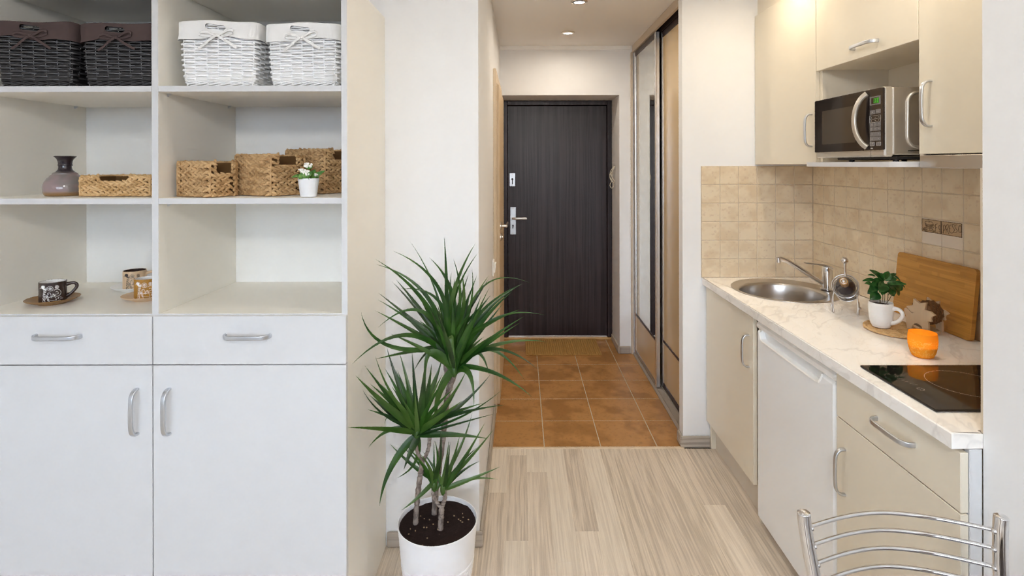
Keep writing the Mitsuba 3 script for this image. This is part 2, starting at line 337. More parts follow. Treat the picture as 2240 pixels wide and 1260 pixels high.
for t in (0, 1):
    key, y1, z0 = deco(8 + t)
    lo, hi = (0.03, .985) if t == 0 else (.02, .955)
    put('panel', bx(XB - TT - .0016, XB - TT - .0004, y1 - PT * hi, y1 - PT * lo, z0 + PT * .475, z0 + PT * .955, .0004), 'm_tile_tan', key)
    st = []
    for ln in ESP:
        ln = np.array(ln, float)
        if (ln[:, 0].mean() < 1.0) != (t == 0): continue
        ln = np.clip(ln, [t + .03, 0], [t + .97, 1])
        q = spline(ln, 14) if len(ln) > 2 else np.array([ln[0], ln.mean(0), ln[1]])
        st.append(sweep(np.array([esp(u, v) for u, v in q]), circ(.0011, 6), hint=[1, 0, 0]))
    fr = [(lo, .475), (hi, .475), (hi, .955), (lo, .955)]
    for a, b in zip(fr, fr[1:] + fr[:1]):
        st.append(tube(np.array([esp(t + a[0], a[1]), esp(t + (a[0] + b[0]) / 2, (a[1] + b[1]) / 2), esp(t + b[0], b[1])]), .0010, 6))
    put('lettering', cat(st), 'm_ink_brown', key)

# recessed lamps: a ring and the glowing face of the bulb
def spotlight(name, x, y, power, label, group=None, r=.030):
    t = thing(name, label, 'ceiling light', group)
    put('ring', lathe([(.030, -.001), (.047, -.001), (.049, -.004), (.046, -.009), (.036, -.011), (.031, -.007)], 32, (x, y, CEIL), True), 'm_nickel', t, 40)
    b = lathe([(0, -.0075), (.012, -.0078), (r - .002, -.0068), (r, -.005)], 24, (x, y, CEIL))
    if np.asarray(b.face_normals)[:, 2].mean() > 0: b.invert()
    k = put('bulb', b, 'm_plastic_white', t)
    scene[k]['emitter'] = {'type': 'area', 'radiance': rgb(*(np.array(TINT[name.split('_')[0].replace('ceiling', 'hall')]) * power))}
spotlight('ceiling_spotlight', .335, 3.893, LAMP['hall'], 'round recessed ceiling spotlight nearer the entrance door')
spotlight('ceiling_spotlight', .337, 3.152, LAMP['hall'], 'round recessed ceiling spotlight at the top edge, farther from the entrance door')
spotlight('kitchen_spotlight', 1.085, 2.40, LAMP['kitchen'], 'recessed ceiling spotlight above the sink, beyond the top edge', None)
spotlight('kitchen_spotlight', 1.085, 1.55, LAMP['kitchen'], 'recessed ceiling spotlight above the hob, beyond the top edge', None)
spotlight('room_spotlight', .25, 1.40, LAMP['room'], 'recessed ceiling spotlight of the room, in line with the corridor lamps', None)
G = thing('globe_lamp', 'round white glass ceiling lamp of the room, behind the camera', 'ceiling lamp')
gk = put('globe', ellipsoid((.10, -.60, 2.235), (.10, .10, .10), 3), 'm_plastic_white', G, True)
scene[gk]['emitter'] = {'type': 'area', 'radiance': rgb(*(np.array(TINT['globe']) * LAMP['globe']))}
put('mount', lathe([(0, -.11), (.035, -.11), (.045, -.09), (.055, -.002), (0, -.002)], 32, (.10, -.60, CEIL)), 'm_nickel', G, 40)

# entrance door
D = 'door_1'
YD = 4.70
struct(D, bx(-.1155, .735, YD + .004, YD + .05, .016, 2.004, .002), 'm_wenge', 'dark wenge brown entrance door at the end of the corridor')
for a in ((-.157, -.118, 0.02, 2.049), (.738, .778, 0.02, 2.049)):
    put('frame', bx(a[0], a[1], YD - .012, YD + .06, a[2], a[3], .003), 'm_wenge', D)
put('frame', bx(-.118, .738, YD - .012, YD + .06, 2.008, 2.049, .003), 'm_wenge', D)
put('threshold', bx(-.157, .779, 4.68, 4.78, 0, .017, .004), 'm_threshold', D)
put('sill_strip', bx(-.112, .735, YD - .003, YD + .03, .017, .030, .002), 'm_alu_bright', D)
def plate(x0, x1, z0, z1, y): return bx(x0, x1, y - .006, y, z0, z1, .0015)
def zd(y): return 1.5 - (y - 360) * YD / 1197
lk = put('lock_plate', plate(-.100, -.051, zd(407.5), zd(378.5), YD + .004), 'm_alu', D)
put('cylinder', cat([xf(lathe([(0, 0), (.009, 0), (.009, .006), (0, .006)], 20), [[1, 0, 0], [0, 0, -1], [0, 1, 0]], (-.0755, YD - .002, zd(392))), bx(-.079, -.072, YD - .010, YD - .002, zd(403), zd(392))]), 'm_black', lk)
for zz in (zd(381.5), zd(404.5)): put('screw', ellipsoid((-.0755, YD - .002, zz), (.004, .003, .004), 1), 'm_nickel', lk, True)
hp = put('handle_plate', plate(-.095, -.046, zd(513), zd(453), YD + .004), 'm_alu', D)
for zz in (zd(456), zd(509.5)): put('screw', ellipsoid((-.0715, YD - .002, zz), (.005, .003, .005), 1), 'm_nickel', hp, True)
hz = zd(477)
put('lever', cat([tube([(-.071, YD - .001, hz), (-.071, YD - .02, hz), (-.071, YD - .043, hz)], .010, 12),
                  sweep(spline([(-.078, YD - .045, hz), (-.04, YD - .048, hz), (.0, YD - .047, hz), (.047, YD - .044, hz)], 10), rrect(.019, .011, .004), hint=[0, 0, 1])]), 'm_nickel', hp, 40)
put('keyhole', cat([xf(lathe([(0, 0), (.0075, 0), (.0075, .003), (0, .003)], 16), [[1, 0, 0], [0, 0, -1], [0, 1, 0]], (-.0715, YD - .002, zd(493.5))), bx(-.075, -.068, YD - .005, YD - .002, zd(499.5), zd(493.5))]), 'm_black', hp)

# side door in the left corridor wall, closed, leaf and casing proud of the wall
S = 'door_2'
struct(S, bx(XC + .001, -.1335, 3.385, 4.20, .018, 1.995, .003), 'm_oak_door', 'light oak side door in the left corridor wall')
put('casing', bx(XC - .001, -.150, 3.297, 3.372, 0, 2.081, .003), 'm_oak_trim', S)
put('casing', bx(XC - .001, -.150, 4.212, 4.285, 0, 2.081, .003), 'm_oak_trim', S)
put('casing', bx(XC - .001, -.150, 3.372, 4.212, 2.006, 2.081, .003), 'm_oak_trim', S)
put('seal', bx(XC - .001, -.160, 3.372, 3.385, .0, 2.0, 0), 'm_gap', S)  # no rubber part: black strip painting the shade of the gap beside the leaf
to_x = [[0, 0, 1], [0, 1, 0], [-1, 0, 0]]
rh = put('handle', cat([xf(lathe([(0, 0), (.026, 0), (.026, .006), (.022, .009), (.010, .010), (.0095, .042), (0, .042)], 24), to_x, (-.1335, 3.455, 1.113)),
                        sweep(spline([(-.093, 3.447, 1.113), (-.090, 3.48, 1.115), (-.088, 3.53, 1.117), (-.088, 3.575, 1.117)], 10), rrect(.019, .012, .005), hint=[0, 0, 1])]), 'm_nickel', S, 40)
put('key_rosette', xf(lathe([(0, 0), (.026, 0), (.026, .006), (.022, .009), (.012, .010), (.011, .018), (.005, .020), (0, .020)], 24), to_x, (-.1335, 3.455, 1.043)), 'm_nickel', S, 40)

sw = thing('light_switch', 'small white light switch on the left corridor wall beside the side door casing', 'light switch')
put('plate', bx(XC, XC + .009, 3.155, 3.240, .855, .943, .003), 'm_plastic_white', sw)
put('rocker', xf(bx(-.004, .006, -.027, .027, -.029, .029, .002), [[math.cos(.13), 0, math.sin(.13)], [0, 1, 0], [-math.sin(.13), 0, math.cos(.13)]], (XC + .012, 3.198, .900)), 'm_plastic_white', sw)

# sliding wardrobe
W = thing('sliding_wardrobe', 'built-in sliding wardrobe with a mirror door and a beige panel door in the corridor', 'wardrobe')
mat('m_panel_beige', P((.53, .395, .225), .28, spec=.45)); mat('m_track', P((.30, .26, .22), .5)); mat('m_rail_beige', P((.47, .39, .30), .4))
mat('m_dark_frame', P((.035, .022, .022), .4))
WY0, WY1 = 2.974, YE - .001
put('top_rail', bx(.882, .900, WY0, WY1, 2.385, CEIL, .001), 'm_rail_beige', W)
put('top_track', cat([bx(.900, .975, WY0, WY1, 2.425, CEIL, 0), bx(.938, .942, WY0, WY1, 2.385, 2.425, 0), bx(.972, .976, WY0, WY1, 2.385, 2.425, 0)]), 'm_dark_frame', W)
put('bottom_track', cat([bx(.880, .976, WY0, WY1, .0, .008, .001), bx(.898, .901, WY0, WY1, .008, .014, 0), bx(.936, .939, WY0, WY1, .008, .014, 0)]), 'm_track', W)
put('side_filler', bx(.868, .885, WY1 - .022, WY1, 0, 2.385, .001), 'm_rail_beige', W)
put('side_filler', bx(.868, .885, WY0, WY0 + .012, 0, 2.385, .001), 'm_rail_beige', W)
def slide(x0, y0, y1, mirror):
    d = put('mirror_door' if mirror else 'panel_door', bx(x0 + .012, x0 + .022, y0 + .02, y1 - .02, .02, 2.38, 0), 'm_dark_frame', W)
    for a, b in ((y0, y0 + .026), (y1 - .026, y1)):
        put('stile', cat([bx(x0, x0 + .011, a, a + .011, .016, 2.382, .003), bx(x0, x0 + .011, b - .011, b, .016, 2.382, .003), bx(x0 + .006, x0 + .028, a + .003, b - .003, .016, 2.382, .001)]), 'm_alu_bright', d)
    put('bottom_rail', bx(x0 + .003, x0 + .024, y0 + .026, y1 - .026, .016, .045, .002), 'm_alu' if mirror else 'm_dark_frame', d)
    put('top_bar', bx(x0 + .003, x0 + .024, y0 + .026, y1 - .026, 2.345, 2.382, .001), 'm_dark_frame', d)
    put('lower_panel', bx(x0 + .007, x0 + .012, y0 + .026, y1 - .026, .045, .315, 0), 'm_panel_beige', d)
    put('divider_bar', bx(x0 + .003, x0 + .013, y0 + .026, y1 - .026, .315, .330, .001), 'm_dark_frame', d)
    put('mirror' if mirror else 'upper_panel', bx(x0 + .007, x0 + .012, y0 + .026, y1 - .026, .330, 2.345, 0), 'm_mirror' if mirror else 'm_panel_beige', d)
slide(.893, 3.635, WY1 - .020, True)
slide(.940, WY0 + .004, 3.672, False)

# coir door mat
M = thing('doormat', 'brown ribbed coir doormat in front of the dark entrance door', 'doormat')
put('base', bx(.032, .632, 4.296, 4.664, -.0, .008, .003), 'm_mat', M)
ribs = [sweep(np.array([(.038 + .0172 * k + .0004 * math.sin(yy * 60 + k), yy, .0088 + .0016 * math.sin(yy * 420 + k * 3.14)) for yy in np.linspace(4.298, 4.662, 130)]), circ(.0075, 6, .006)) for k in range(35)]
lab(put('rib', cat(ribs), 'm_mat', M, True), kind='stuff')
# loop of cord on the reveal
C = thing('cord_loop', 'coiled loop of thin white cord hanging in the door reveal', 'cord')
mat('m_cord', diff(.70, .64, .52))
cy = 4.52
def cl(pts): return np.array([(.776 + dx, cy + dy, 1.5 - (y - 360) * cy / 1197) for dx, dy, y in pts])
put('cord', cat([tube(spline(cl([(-.003, 0, 365), (-.018, .0, 372), (-.036, 0, 380), (-.045, -.01, 388), (-.036, -.012, 395), (-.014, -.01, 400), (-.006, 0, 397), (-.022, .01, 389), (-.030, .012, 381), (-.016, .01, 371), (-.001, 0, 365)]), 60), .0024, 6),
                 tube(spline(cl([(-.004, .01, 365), (-.022, .01, 378), (-.025, .01, 388), (-.030, 0, 397), (-.042, 0, 404), (-.038, 0, 410), (-.026, 0, 412), (-.015, 0, 408), (-.018, 0, 400), (-.034, 0, 392), (-.042, .01, 382), (-.024, .01, 370), (-.002, .01, 364)]), 70), .0024, 6)]), 'm_cord', C, True)
put('hook', ellipsoid((.777, cy, 1.5 - 5 * cy / 1197), (.004, .005, .005), 1), 'm_nickel', C, True)

# ------------------------------------------------------------------ cupboards
def bow_handle(center, axis, out, L=.128, d=.029, parent=None, name='handle', bs='m_alu'):
    a, o = np.array(axis, float), np.array(out, float); c = np.array(center, float)
    s = L / 2
    pts = [(-s - .004, 0), (-s - .004, .007), (-s - .001, .017), (-s + .009, .0255), (-s + .024, d), (0, d + .001), (s - .024, d), (s - .009, .0255), (s + .001, .017), (s + .004, .007), (s + .004, 0)]
    q = spline(pts, 40)
    p = c + q[:, :1] * a + q[:, 1:2] * o
    side = np.cross(a, o)
    return put(name, sweep(p, rrect(.0135, .0068, .0028, 3), hint=side), bs, parent, 50)

# --- shelving unit on the left: carcass, open shelves, two drawers, two doors
U = thing('shelving_unit', 'white storage unit on the left with open shelves above two drawers and two doors', 'shelving unit')
UF, UD = 1.684, 1.666
UB = 2.142
ZT = 2.08
put('side_panel', bx(-.553, -.535, UF, YF - .002, 0, ZT), 'm_carcass', U)
put('side_panel', bx(-1.1365, -1.1165, UF, UB, .08, ZT - .018), 'm_carcass', U)
put('side_panel', bx(-1.720, -1.702, UF, YF - .002, 0, ZT), 'm_carcass', U)
put('edge_strip', cat([bx(-.5529, -.5351, UF - .0008, UF + .001, 0, ZT, .0004), bx(-1.1364, -1.1166, UF - .0008, UF + .001, 1.0, ZT, .0004)]), 'm_white', U)
put('top_panel', bx(-1.702, -.553, UF, UB, ZT - .018, ZT), 'm_carcass', U)
put('back_panel', bx(-1.702, -.553, UB, UB + .004, .08, ZT - .018, 0), 'm_carcass_back', U)
put('plinth', bx(-1.702, -.553, UF + .04, UF + .058, 0, .08), 'm_carcass', U)
for x0, x1 in ((-1.7015, -1.137), (-1.116, -.5535)):
    for zt in (1.0434, 1.399, 1.7448):
        s = put('shelf', bx(x0, x1, UF + .001, UB - .001, zt - .018, zt), 'm_carcass', U)
        put('edge_strip', bx(x0, x1, UF - .0008, UF + .0012, zt - .0179, zt - .0001, .0004), 'm_white', s)
        if zt > 1.1:
            for yy in (UF + .045, UB - .055):
                put('shelf_pin', cat([tube([(x0, yy, zt - .021), (x0 + .005, yy, zt - .021), (x0 + .010, yy, zt - .021)], .0028, 8), bx(x0, x0 + .002, yy - .004, yy + .004, zt - .028, zt - .018, .0003)]), 'm_alu', s)
for x0, x1, hx in ((-1.7, -1.1256, -1.408), (-1.1224, -.5345, -.832)):
    d = put('drawer', bx(x0, x1, UD, UF - .001, .8936, 1.0405, .0015), 'm_white', U)
    bow_handle((hx, UD, .982), (1, 0, 0), (0, -1, 0), parent=d)
for x0, x1, hx in ((-1.7, -1.1256, -1.170), (-1.1224, -.5345, -1.073)):
    d = put('door', bx(x0, x1, UD, UF - .001, .082, .8905, .0015), 'm_white', U)
    bow_handle((hx, UD, .752), (0, 0, 1), (0, -1, 0), parent=d)

# --- kitchen base units
CT, CZ = .038, .9             # worktop thickness and top
XF = .977                     # door fronts
def base_panel(t, y0, y1, z0=0.0): put('side_panel', bx(XF + .021, XB - .02, y0, y1, z0, CZ - CT), 'm_cream', t)
K1 = thing('base_cabinet', 'cream kitchen base cabinet with one door under the sink', 'kitchen cabinet')
base_panel(K1, 2.880, 2.898); base_panel(K1, 2.285, 2.303)
put('plinth', bx(1.022, 1.038, 2.303, 2.880, .0, .145), 'm_cream_dark', K1)
put('bottom', bx(XF + .021, XB - .02, 2.303, 2.880, .147, .163), 'm_cream', K1)
d = put('door', bx(XF, XF + .018, 2.309, 2.894, .145, .857, .0015), 'm_cream', K1)
bow_handle((XF, 2.352, .697), (0, 0, 1), (-1, 0, 0), parent=d)
K2 = thing('base_cabinet', 'cream kitchen base cabinet with a drawer above a door, under the hob', 'kitchen cabinet')
base_panel(K2, 1.683, 1.699); put('side_panel', bx(XF + .021, XR - .001, 1.2195, 1.235, 0, CZ - CT), 'm_white', K2)
put('side_panel', bx(XR - .001, XB - .02, 1.229, 1.245, 0, CZ - CT), 'm_cream', K2)
put('plinth', bx(1.022, 1.038, 1.245, 1.683, .0, .145), 'm_cream_dark', K2)
d = put('drawer', bx(XF, XF + .018, 1.2186, 1.6985, .7205, .855, .0015), 'm_cream', K2)
bow_handle((XF, 1.432, .800), (0, 1, 0), (-1, 0, 0), L=.136, parent=d)
d = put('door', bx(XF, XF + .018, 1.2186, 1.6985, .145, .7175, .0015), 'm_cream', K2)
bow_handle((XF, 1.655, .568), (0, 0, 1), (-1, 0, 0), parent=d)

# --- fridge
F = thing('fridge', 'white undercounter fridge between the two base cabinets', 'fridge')
FY0, FY1 = 1.707, 2.277
put('body', bx(XF + .05, XB - .03, FY0 + .004, FY1 - .004, .02, .845, .004), 'm_fridge', F)
door = bx(XF, XF + .048, FY0, FY1, .035, .818, .012)
grip = prism(Polygon([(FY0 + .075, .83), (FY0 + .083, .795), (FY0 + .092, .785), (FY0 + .108, .780), (FY1 - .058, .780), (FY1 - .044, .785), (FY1 - .036, .795), (FY1 - .030, .83)]), .030)
grip.vertices = np.asarray(grip.vertices)[:, [2, 0, 1]] + [XF - .006, 0, 0]
grip.fix_normals()
dk = put('door', cut(door, grip), 'm_fridge', F, 30)
put('grip_recess', bx(XF + .022, XF + .026, FY0 + .07, FY1 - .028, .775, .818, 0), 'm_fridge', dk)
put('top_cap', bx(XF - .002, XF + .050, FY0, FY1, .820, .848, .007), 'm_plastic_white', dk, 40)
gl = [(XF - .001, FY0 + .070, .817), (XF - .001, FY0 + .082, .794), (XF - .001, FY0 + .094, .782), (XF - .001, FY0 + .112, .778), (XF - .001, FY1 - .06, .778), (XF - .001, FY1 - .042, .783), (XF - .001, FY1 - .034, .795), (XF - .001, FY1 - .027, .817)]
put('grip_trim', tube(np.array(gl), .0035, 8), 'm_plastic_white', dk, True)
for yy in (FY0 + .05, FY1 - .05): put('foot', lathe([(0, 0), (.016, 0), (.016, .02), (0, .02)], 16, (XF + .09, yy, 0)), 'm_black', F)
put('kick_grille', bx(XF + .045, XF + .055, FY0 + .01, FY1 - .01, .004, .034), 'm_plastic_white', F)

# --- worktop with the sink cut out
WT = thing('worktop', 'pale marble-look kitchen worktop running the length of the niche', 'worktop')
XW = .957
wt = bx(XW, XB - TT - .0005, 1.2275, YK - TT - .0005, CZ - CT, CZ, .004)
nib = bx(XW, XR - .0005, 1.2186, 1.30, CZ - CT, CZ, .004)
nub = Polygon([(XW, 1.2186), (XR - .0005, 1.2186), (XR - .0005, 1.2272), (XB - TT - .0005, 1.2272), (XB - TT - .0005, YK - TT - .0005), (XW, YK - TT - .0005)])
def chamfer_prism(poly, z0, z1, b):
    inner = poly.buffer(-b, join_style=2)
    pts = lambda P_, z: np.c_[np.array(P_.exterior.coords)[:-1], np.full(len(P_.exterior.coords) - 1, z)]
    lay = [pts(inner, z0), pts(poly, z0 + b), pts(poly, z1 - b), pts(inner, z1)]
    n = len(lay[0]); v = np.vstack(lay); f = []
    for l in range(3):
        for i in range(n):
            a, c = l * n + i, l * n + (i + 1) % n
            f += [[a, c, c + n], [a, c + n, a + n]]
    tri_v, tri_f = trimesh.creation.triangulate_polygon(inner, engine='earcut')
    out = trimesh.Trimesh(v, f, process=False)
    caps = []
    for z, flip in ((z0, True), (z1, False)):
        m = trimesh.Trimesh(np.c_[tri_v, np.full(len(tri_v), z)], tri_f, process=False)
        if (m.face_normals[:, 2].mean() < 0) != flip: m.invert()
        caps.append(m)
    m = cat([out] + caps); m.merge_vertices(digits_vertex=7); m.fix_normals(); return m
SC = (1.250, 2.606)
hole = trimesh.creation.cylinder(radius=1, height=.2, sections=72); hole.apply_scale([.222, .242, 1]); hole.apply_translation([SC[0], SC[1], CZ])
put('slab', cut(chamfer_prism(nub, CZ - CT, CZ, .003), hole), 'm_marble', WT)

# --- inset sink
SK = thing('sink', 'round inset stainless steel sink in the far half of the worktop', 'sink')
n = 96; an = np.arange(n) * 2 * np.pi / n
def ring(c, a, b, z): return np.c_[c[0] + a * np.cos(an), c[1] + b * np.sin(an), np.full(n, z)]
BC = (1.226, 2.580)
loops = [ring(SC, .2195, .2395, CZ + .0005), ring(SC, .231, .251, CZ + .0005), ring(SC, .234, .254, CZ + .0014), ring(SC, .231, .251, CZ + .0035), ring(SC, .222, .242, CZ + .004),
         ring(BC, .192, .195, CZ + .0005), ring(BC, .186, .189, CZ - .003), ring(BC, .181, .184, CZ - .012), ring(BC, .176, .179, CZ - .06), ring(BC, .170, .173, CZ - .125), ring(BC, .150, .153, CZ - .150), ring(BC, .06, .06, CZ - .156), ring(BC, .03, .03, CZ - .158)]
v = np.vstack(loops + [[[BC[0], BC[1], CZ - .158]]]); f = []
for l in range(len(loops) - 1):
    for i in range(n):
        a, c = l * n + i, l * n + (i + 1) % n; f += [[a, c, c + n], [a, c + n, a + n]]
l = len(loops) - 1
for i in range(n): f.append([l * n + i, l * n + (i + 1) % n, len(v) - 1])
put('basin', trimesh.Trimesh(v, f, process=False), 'm_steel', SK, True)
put('drain', lathe([(0, .001), (.022, .002), (.032, .0035), (.036, .001)], 32, (BC[0], BC[1], CZ - .158)), 'm_chrome', SK, True)

FA = thing('faucet', 'chrome single lever mixer tap at the back of the sink', 'faucet')
fx, fy = 1.452, 2.598
put('base_ring', lathe([(0, 0), (.030, 0), (.030, .004), (.026, .007), (0, .007)], 32, (fx, fy, CZ + .0045)), 'm_chrome', FA, 40)
put('body', lathe([(0, .006), (.0245, .006), (.0225, .014), (.0225, .078), (.0235, .082), (.0235, .105), (.021, .112), (0, .114)], 32, (fx, fy, CZ)), 'm_chrome', FA, 40)
sp = spline([(fx - .008, fy, CZ + .026), (fx - .05, fy + .012, CZ + .052), (fx - .11, fy + .028, CZ + .094), (fx - .165, fy + .042, CZ + .128), (fx - .195, fy + .050, CZ + .139), (fx - .212, fy + .054, CZ + .139)], 30)
put('spout', sweep(sp, rrect(.020, .017, .006, 3), hint=[0, 0, 1]), 'm_chrome', FA, 50)
put('aerator', lathe([(0, -.014), (.009, -.014), (.010, -.004), (.010, .010), (0, .010)], 16, (fx - .206, fy + .052, CZ + .136)), 'm_chrome', FA, 40)
lv = spline([(fx + .020, fy - .004, CZ + .104), (fx, fy, CZ + .116), (fx - .03, fy + .006, CZ + .121), (fx - .07, fy + .014, CZ + .125), (fx - .098, fy + .020, CZ + .128)], 16)
put('lever', sweep(lv, rrect(.008, .026, .0035, 3), hint=[0, 0, 1], scale=np.r_[np.linspace(1.35, 1.0, 8), np.linspace(1.0, .62, 8)]), 'm_chrome', FA, 50)

# --- ceramic hob
H = thing('hob', 'black glass domino hob set into the near end of the worktop', 'hob')
put('glass', bx(.997, 1.500, 1.318, 1.6145, CZ + .0004, CZ + .0065, .0025), 'm_glass_black', H)
mat('m_hob_print', P((.30, .27, .25), .4))
hf = lambda u, v, l: (u, v, CZ + .0066 + l)
pr = [ribbon2d(arc2d(1.20, 1.476, .092, .092, 0, 360, 60), .0012, hf, .0001), ribbon2d(arc2d(1.395, 1.476, .072, .072, 0, 360, 60), .0012, hf, .0001)]
for k, (u, v) in enumerate([(1.045, 1.52), (1.045, 1.495), (1.055, 1.475), (1.05, 1.44)]):
    if k < 3: pr += [ribbon2d(np.array([(u - .006, v - .006), (u + .008, v - .006)]), .0009, hf, .0001), ribbon2d(np.array([(u - .006, v + .004), (u + .006, v + .004)]), .0009, hf, .0001)]
    else: pr.append(ribbon2d(arc2d(u, v, .008), .0012, hf, .0001))
put('printed_rings', cat(pr), 'm_hob_print', H)

# --- wall cabinets
XU, XUB = 1.240, 1.257
ZB = 1.498
A1 = thing('wall_cabinet', 'tall cream wall cabinet in the far corner, left of the microwave', 'kitchen cabinet')
put('body', bx(XUB, XB - .001, 2.300, YK - .0005, ZB + .002, CEIL - .001, .001), 'm_cream', A1)
d = put('door', bx(XU, XU + .0165, 2.3015, YK - .006, ZB, 2.282, .0015), 'm_cream', A1)
bow_handle((XU, 2.335, 1.643), (0, 0, 1), (-1, 0, 0), parent=d)
A2 = thing('wall_cabinet', 'cream lift-up wall cabinet above the microwave with an open niche', 'kitchen cabinet')
put('side_panel', bx(XUB, XB - .001, 2.282, 2.2995, 1.507, 2.282), 'm_cream', A2)
put('side_panel', bx(XUB, XB - .001, 1.708, 1.7255, 1.507, 2.282), 'm_cream', A2)
put('body', bx(XUB, XB - .001, 1.7256, 2.2819, 1.892, CEIL - .001, .001), 'm_cream', A2)
put('niche_back', bx(XB - .020, XB - .001, 1.7256, 2.2819, 1.507, 1.8915, 0), 'm_cream', A2)
d = put('flap_door', bx(XU, XU + .0165, 1.7085, 2.2985, 1.887, 2.282, .0015), 'm_cream', A2)
bow_handle((XU, 1.965, 1.927), (0, 1, 0), (-1, 0, 0), parent=d)
sh = Polygon([(1.50, 1.706), (1.50, 2.2995), (1.257, 2.2995), (1.257, 2.285)] + [(1.1685 + .06 * (1 - math.sin(a)) , 2.225 + .060 * math.cos(a)) for a in np.linspace(.0, math.pi / 2, 10)] + [(1.1685 + .04 * (1 - math.cos(a)), 1.746 - .04 * math.sin(a)) for a in np.linspace(0, math.pi / 2, 8)] + [(1.2085, 1.706)])
sh = sh.buffer(0)
put('pull_out_shelf', prism(sh, .0175, 1.489), 'm_white', A2, 30)
A3 = thing('wall_cabinet', 'cream wall cabinet at the right, above the steel cooker hood', 'kitchen cabinet')
put('body', bx(XUB, XB - .001, 1.2275, 1.7065, 1.535, CEIL - .001, .001), 'm_cream', A3)
d = put('door', bx(XU, XU + .0165, 1.2286, 1.7055, 1.529, 2.282, .0015), 'm_cream', A3)
bow_handle((XU, 1.655, 1.682), (0, 0, 1), (-1, 0, 0), parent=d)
HD = thing('cooker_hood', 'slim stainless steel cooker hood under the right wall cabinet', 'cooker hood')
put('front', bx(1.236, 1.256, 1.2285, 1.698, 1.486, 1.5255, .002), 'm_steel', HD)
put('body', bx(1.256, XB - .03, 1.2285, 1.700, 1.492, 1.533, .001), 'm_black', HD)
put('filter', bx(1.275, XB - .06, 1.25, 1.68, 1.489, 1.4925, .0005), 'm_steel', HD)

# --- microwave, front towards -x
MW = thing('microwave', 'silver and black microwave oven on the pull-out shelf', 'microwave')
mat('m_mw_silver', P((.66, .62, .56), .30, .75)); mat('m_mw_body', P((.55, .50, .44), .34, .85))
mat('m_mw_black', P((.012, .009, .009), .05, spec=.6)); mat('m_mw_window', P((.055, .043, .032), .06, spec=.6)); mat('m_mw_grey', P((.14, .13, .13), .35)); mat('m_mw_print', P((.55, .52, .50), .5))
MX, M0, M1, MZ0, MZ1 = 1.185, 1.7895, 2.205, 1.523, 1.7535
put('body', bx(MX + .034, 1.50, M0 + .004, M1 - .004, MZ0 + .006, MZ1 - .001, .004), 'm_mw_body', MW)
put('front_frame', bx(MX + .004, MX + .034, M0, M1, MZ0, MZ1, .005), 'm_mw_silver', MW)
def mwz(y, x): return 1.5 - (y - 360) * (MX * 1197 / (x - 1140)) / 1197
YS = MX * 1197 / (1902.5 - 1140)             # seam between door and control panel
YP = MX * 1197 / (1932.5 - 1140)
def rpan(y0, y1, z0, z1, x0, x1, r=.008):
    m = prism(Polygon(rrect(y1 - y0, z1 - z0, r, 4)), x1 - x0); v = np.asarray(m.vertices)
    m.vertices = np.c_[x0 + v[:, 2], (y0 + y1) / 2 + v[:, 0], (z0 + z1) / 2 + v[:, 1]]; m.fix_normals(); return m
GZ0, GZ1 = MZ0 + .0225, MZ1 - .0025
md = put('door', rpan(YS + .0008, M1 - .0015, GZ0, GZ1, MX - .002, MX + .005, .005), 'm_mw_black', MW)
put('window', rpan(YS + .075, M1 - .055, GZ0 + .030, GZ1 - .045, MX - .0024, MX - .0018, .004), 'm_mw_window', md)
hp = spline([(MX - .004, YS + .008, GZ1 - .012), (MX - .022, YS + .030, GZ1 - .045), (MX - .027, YS + .043, (GZ0 + GZ1) / 2), (MX - .022, YS + .030, GZ0 + .045), (MX - .004, YS + .008, GZ0 + .010)], 30)
put('handle', sweep(hp, rrect(.011, .019, .004, 3), hint=[1, 0, 0]), 'm_mw_silver', md, 50)
mc = put('control_panel', rpan(YP, YS - .0008, GZ0, GZ1, MX - .002, MX + .005, .005), 'm_mw_black', MW)
cw = YS - YP
def cp(u, v, l=0): return np.array([MX - .0022 - l, YS - u * cw, GZ0 + v * (GZ1 - GZ0)])
def cbox(u0, u1, v0, v1, t): a, b = cp(u0, v0), cp(u1, v1); return bx(a[0] - t, a[0] + .0005, b[1], a[1], a[2], b[2], .0003)
put('display', cbox(.08, .86, .735, .875, .0008), 'm_mw_grey', mc)
scr = put('display_screen', cbox(.20, .76, .755, .855, .0012), 'm_mw_black', mc)
mat('m_led', {'type': 'diffuse', 'reflectance': rgb(.03, .25, .02)})
seg = []
for u in (.40, .54, .66):
    a, h, wd = .765, .075, .085
    for (p, q) in (((u, a), (u, a + h)), ((u + wd, a), (u + wd, a + h)), ((u, a), (u + wd, a)), ((u, a + h), (u + wd, a + h))):
        seg.append(tube(np.array([cp(*p, .0014), (cp(*p, .0014) + cp(*q, .0014)) / 2, cp(*q, .0014)]), .0006, 4))
for v in (.788, .822): seg.append(ellipsoid(cp(.515, v, .0014), (.0006,) * 3, 1))
k = put('digits', cat(seg), 'm_led', scr); scene[k]['emitter'] = {'type': 'area', 'radiance': rgb(.03, .15, .01)}
for (u0, u1, v0, v1) in [(.10, .45, .585, .655), (.50, .86, .590, .660)] + [(.10 + .26 * i, .34 + .26 * i, v, v + .065) for v in (.385, .312) for i in range(3)] + [(.10, .86, .225, .295), (.10, .86, .150, .218)]:
    put('button', cbox(u0, u1, v0, v1, .0007), 'm_mw_grey', mc)
for (u0, u1) in ((.12, .42), (.58, .88)):
    put('button', cbox(u0, u1, .070, .130, .0012), 'm_mw_grey', mc)
pf = lambda u, v, l: cp(u, v, .0013 + l)
gl = []
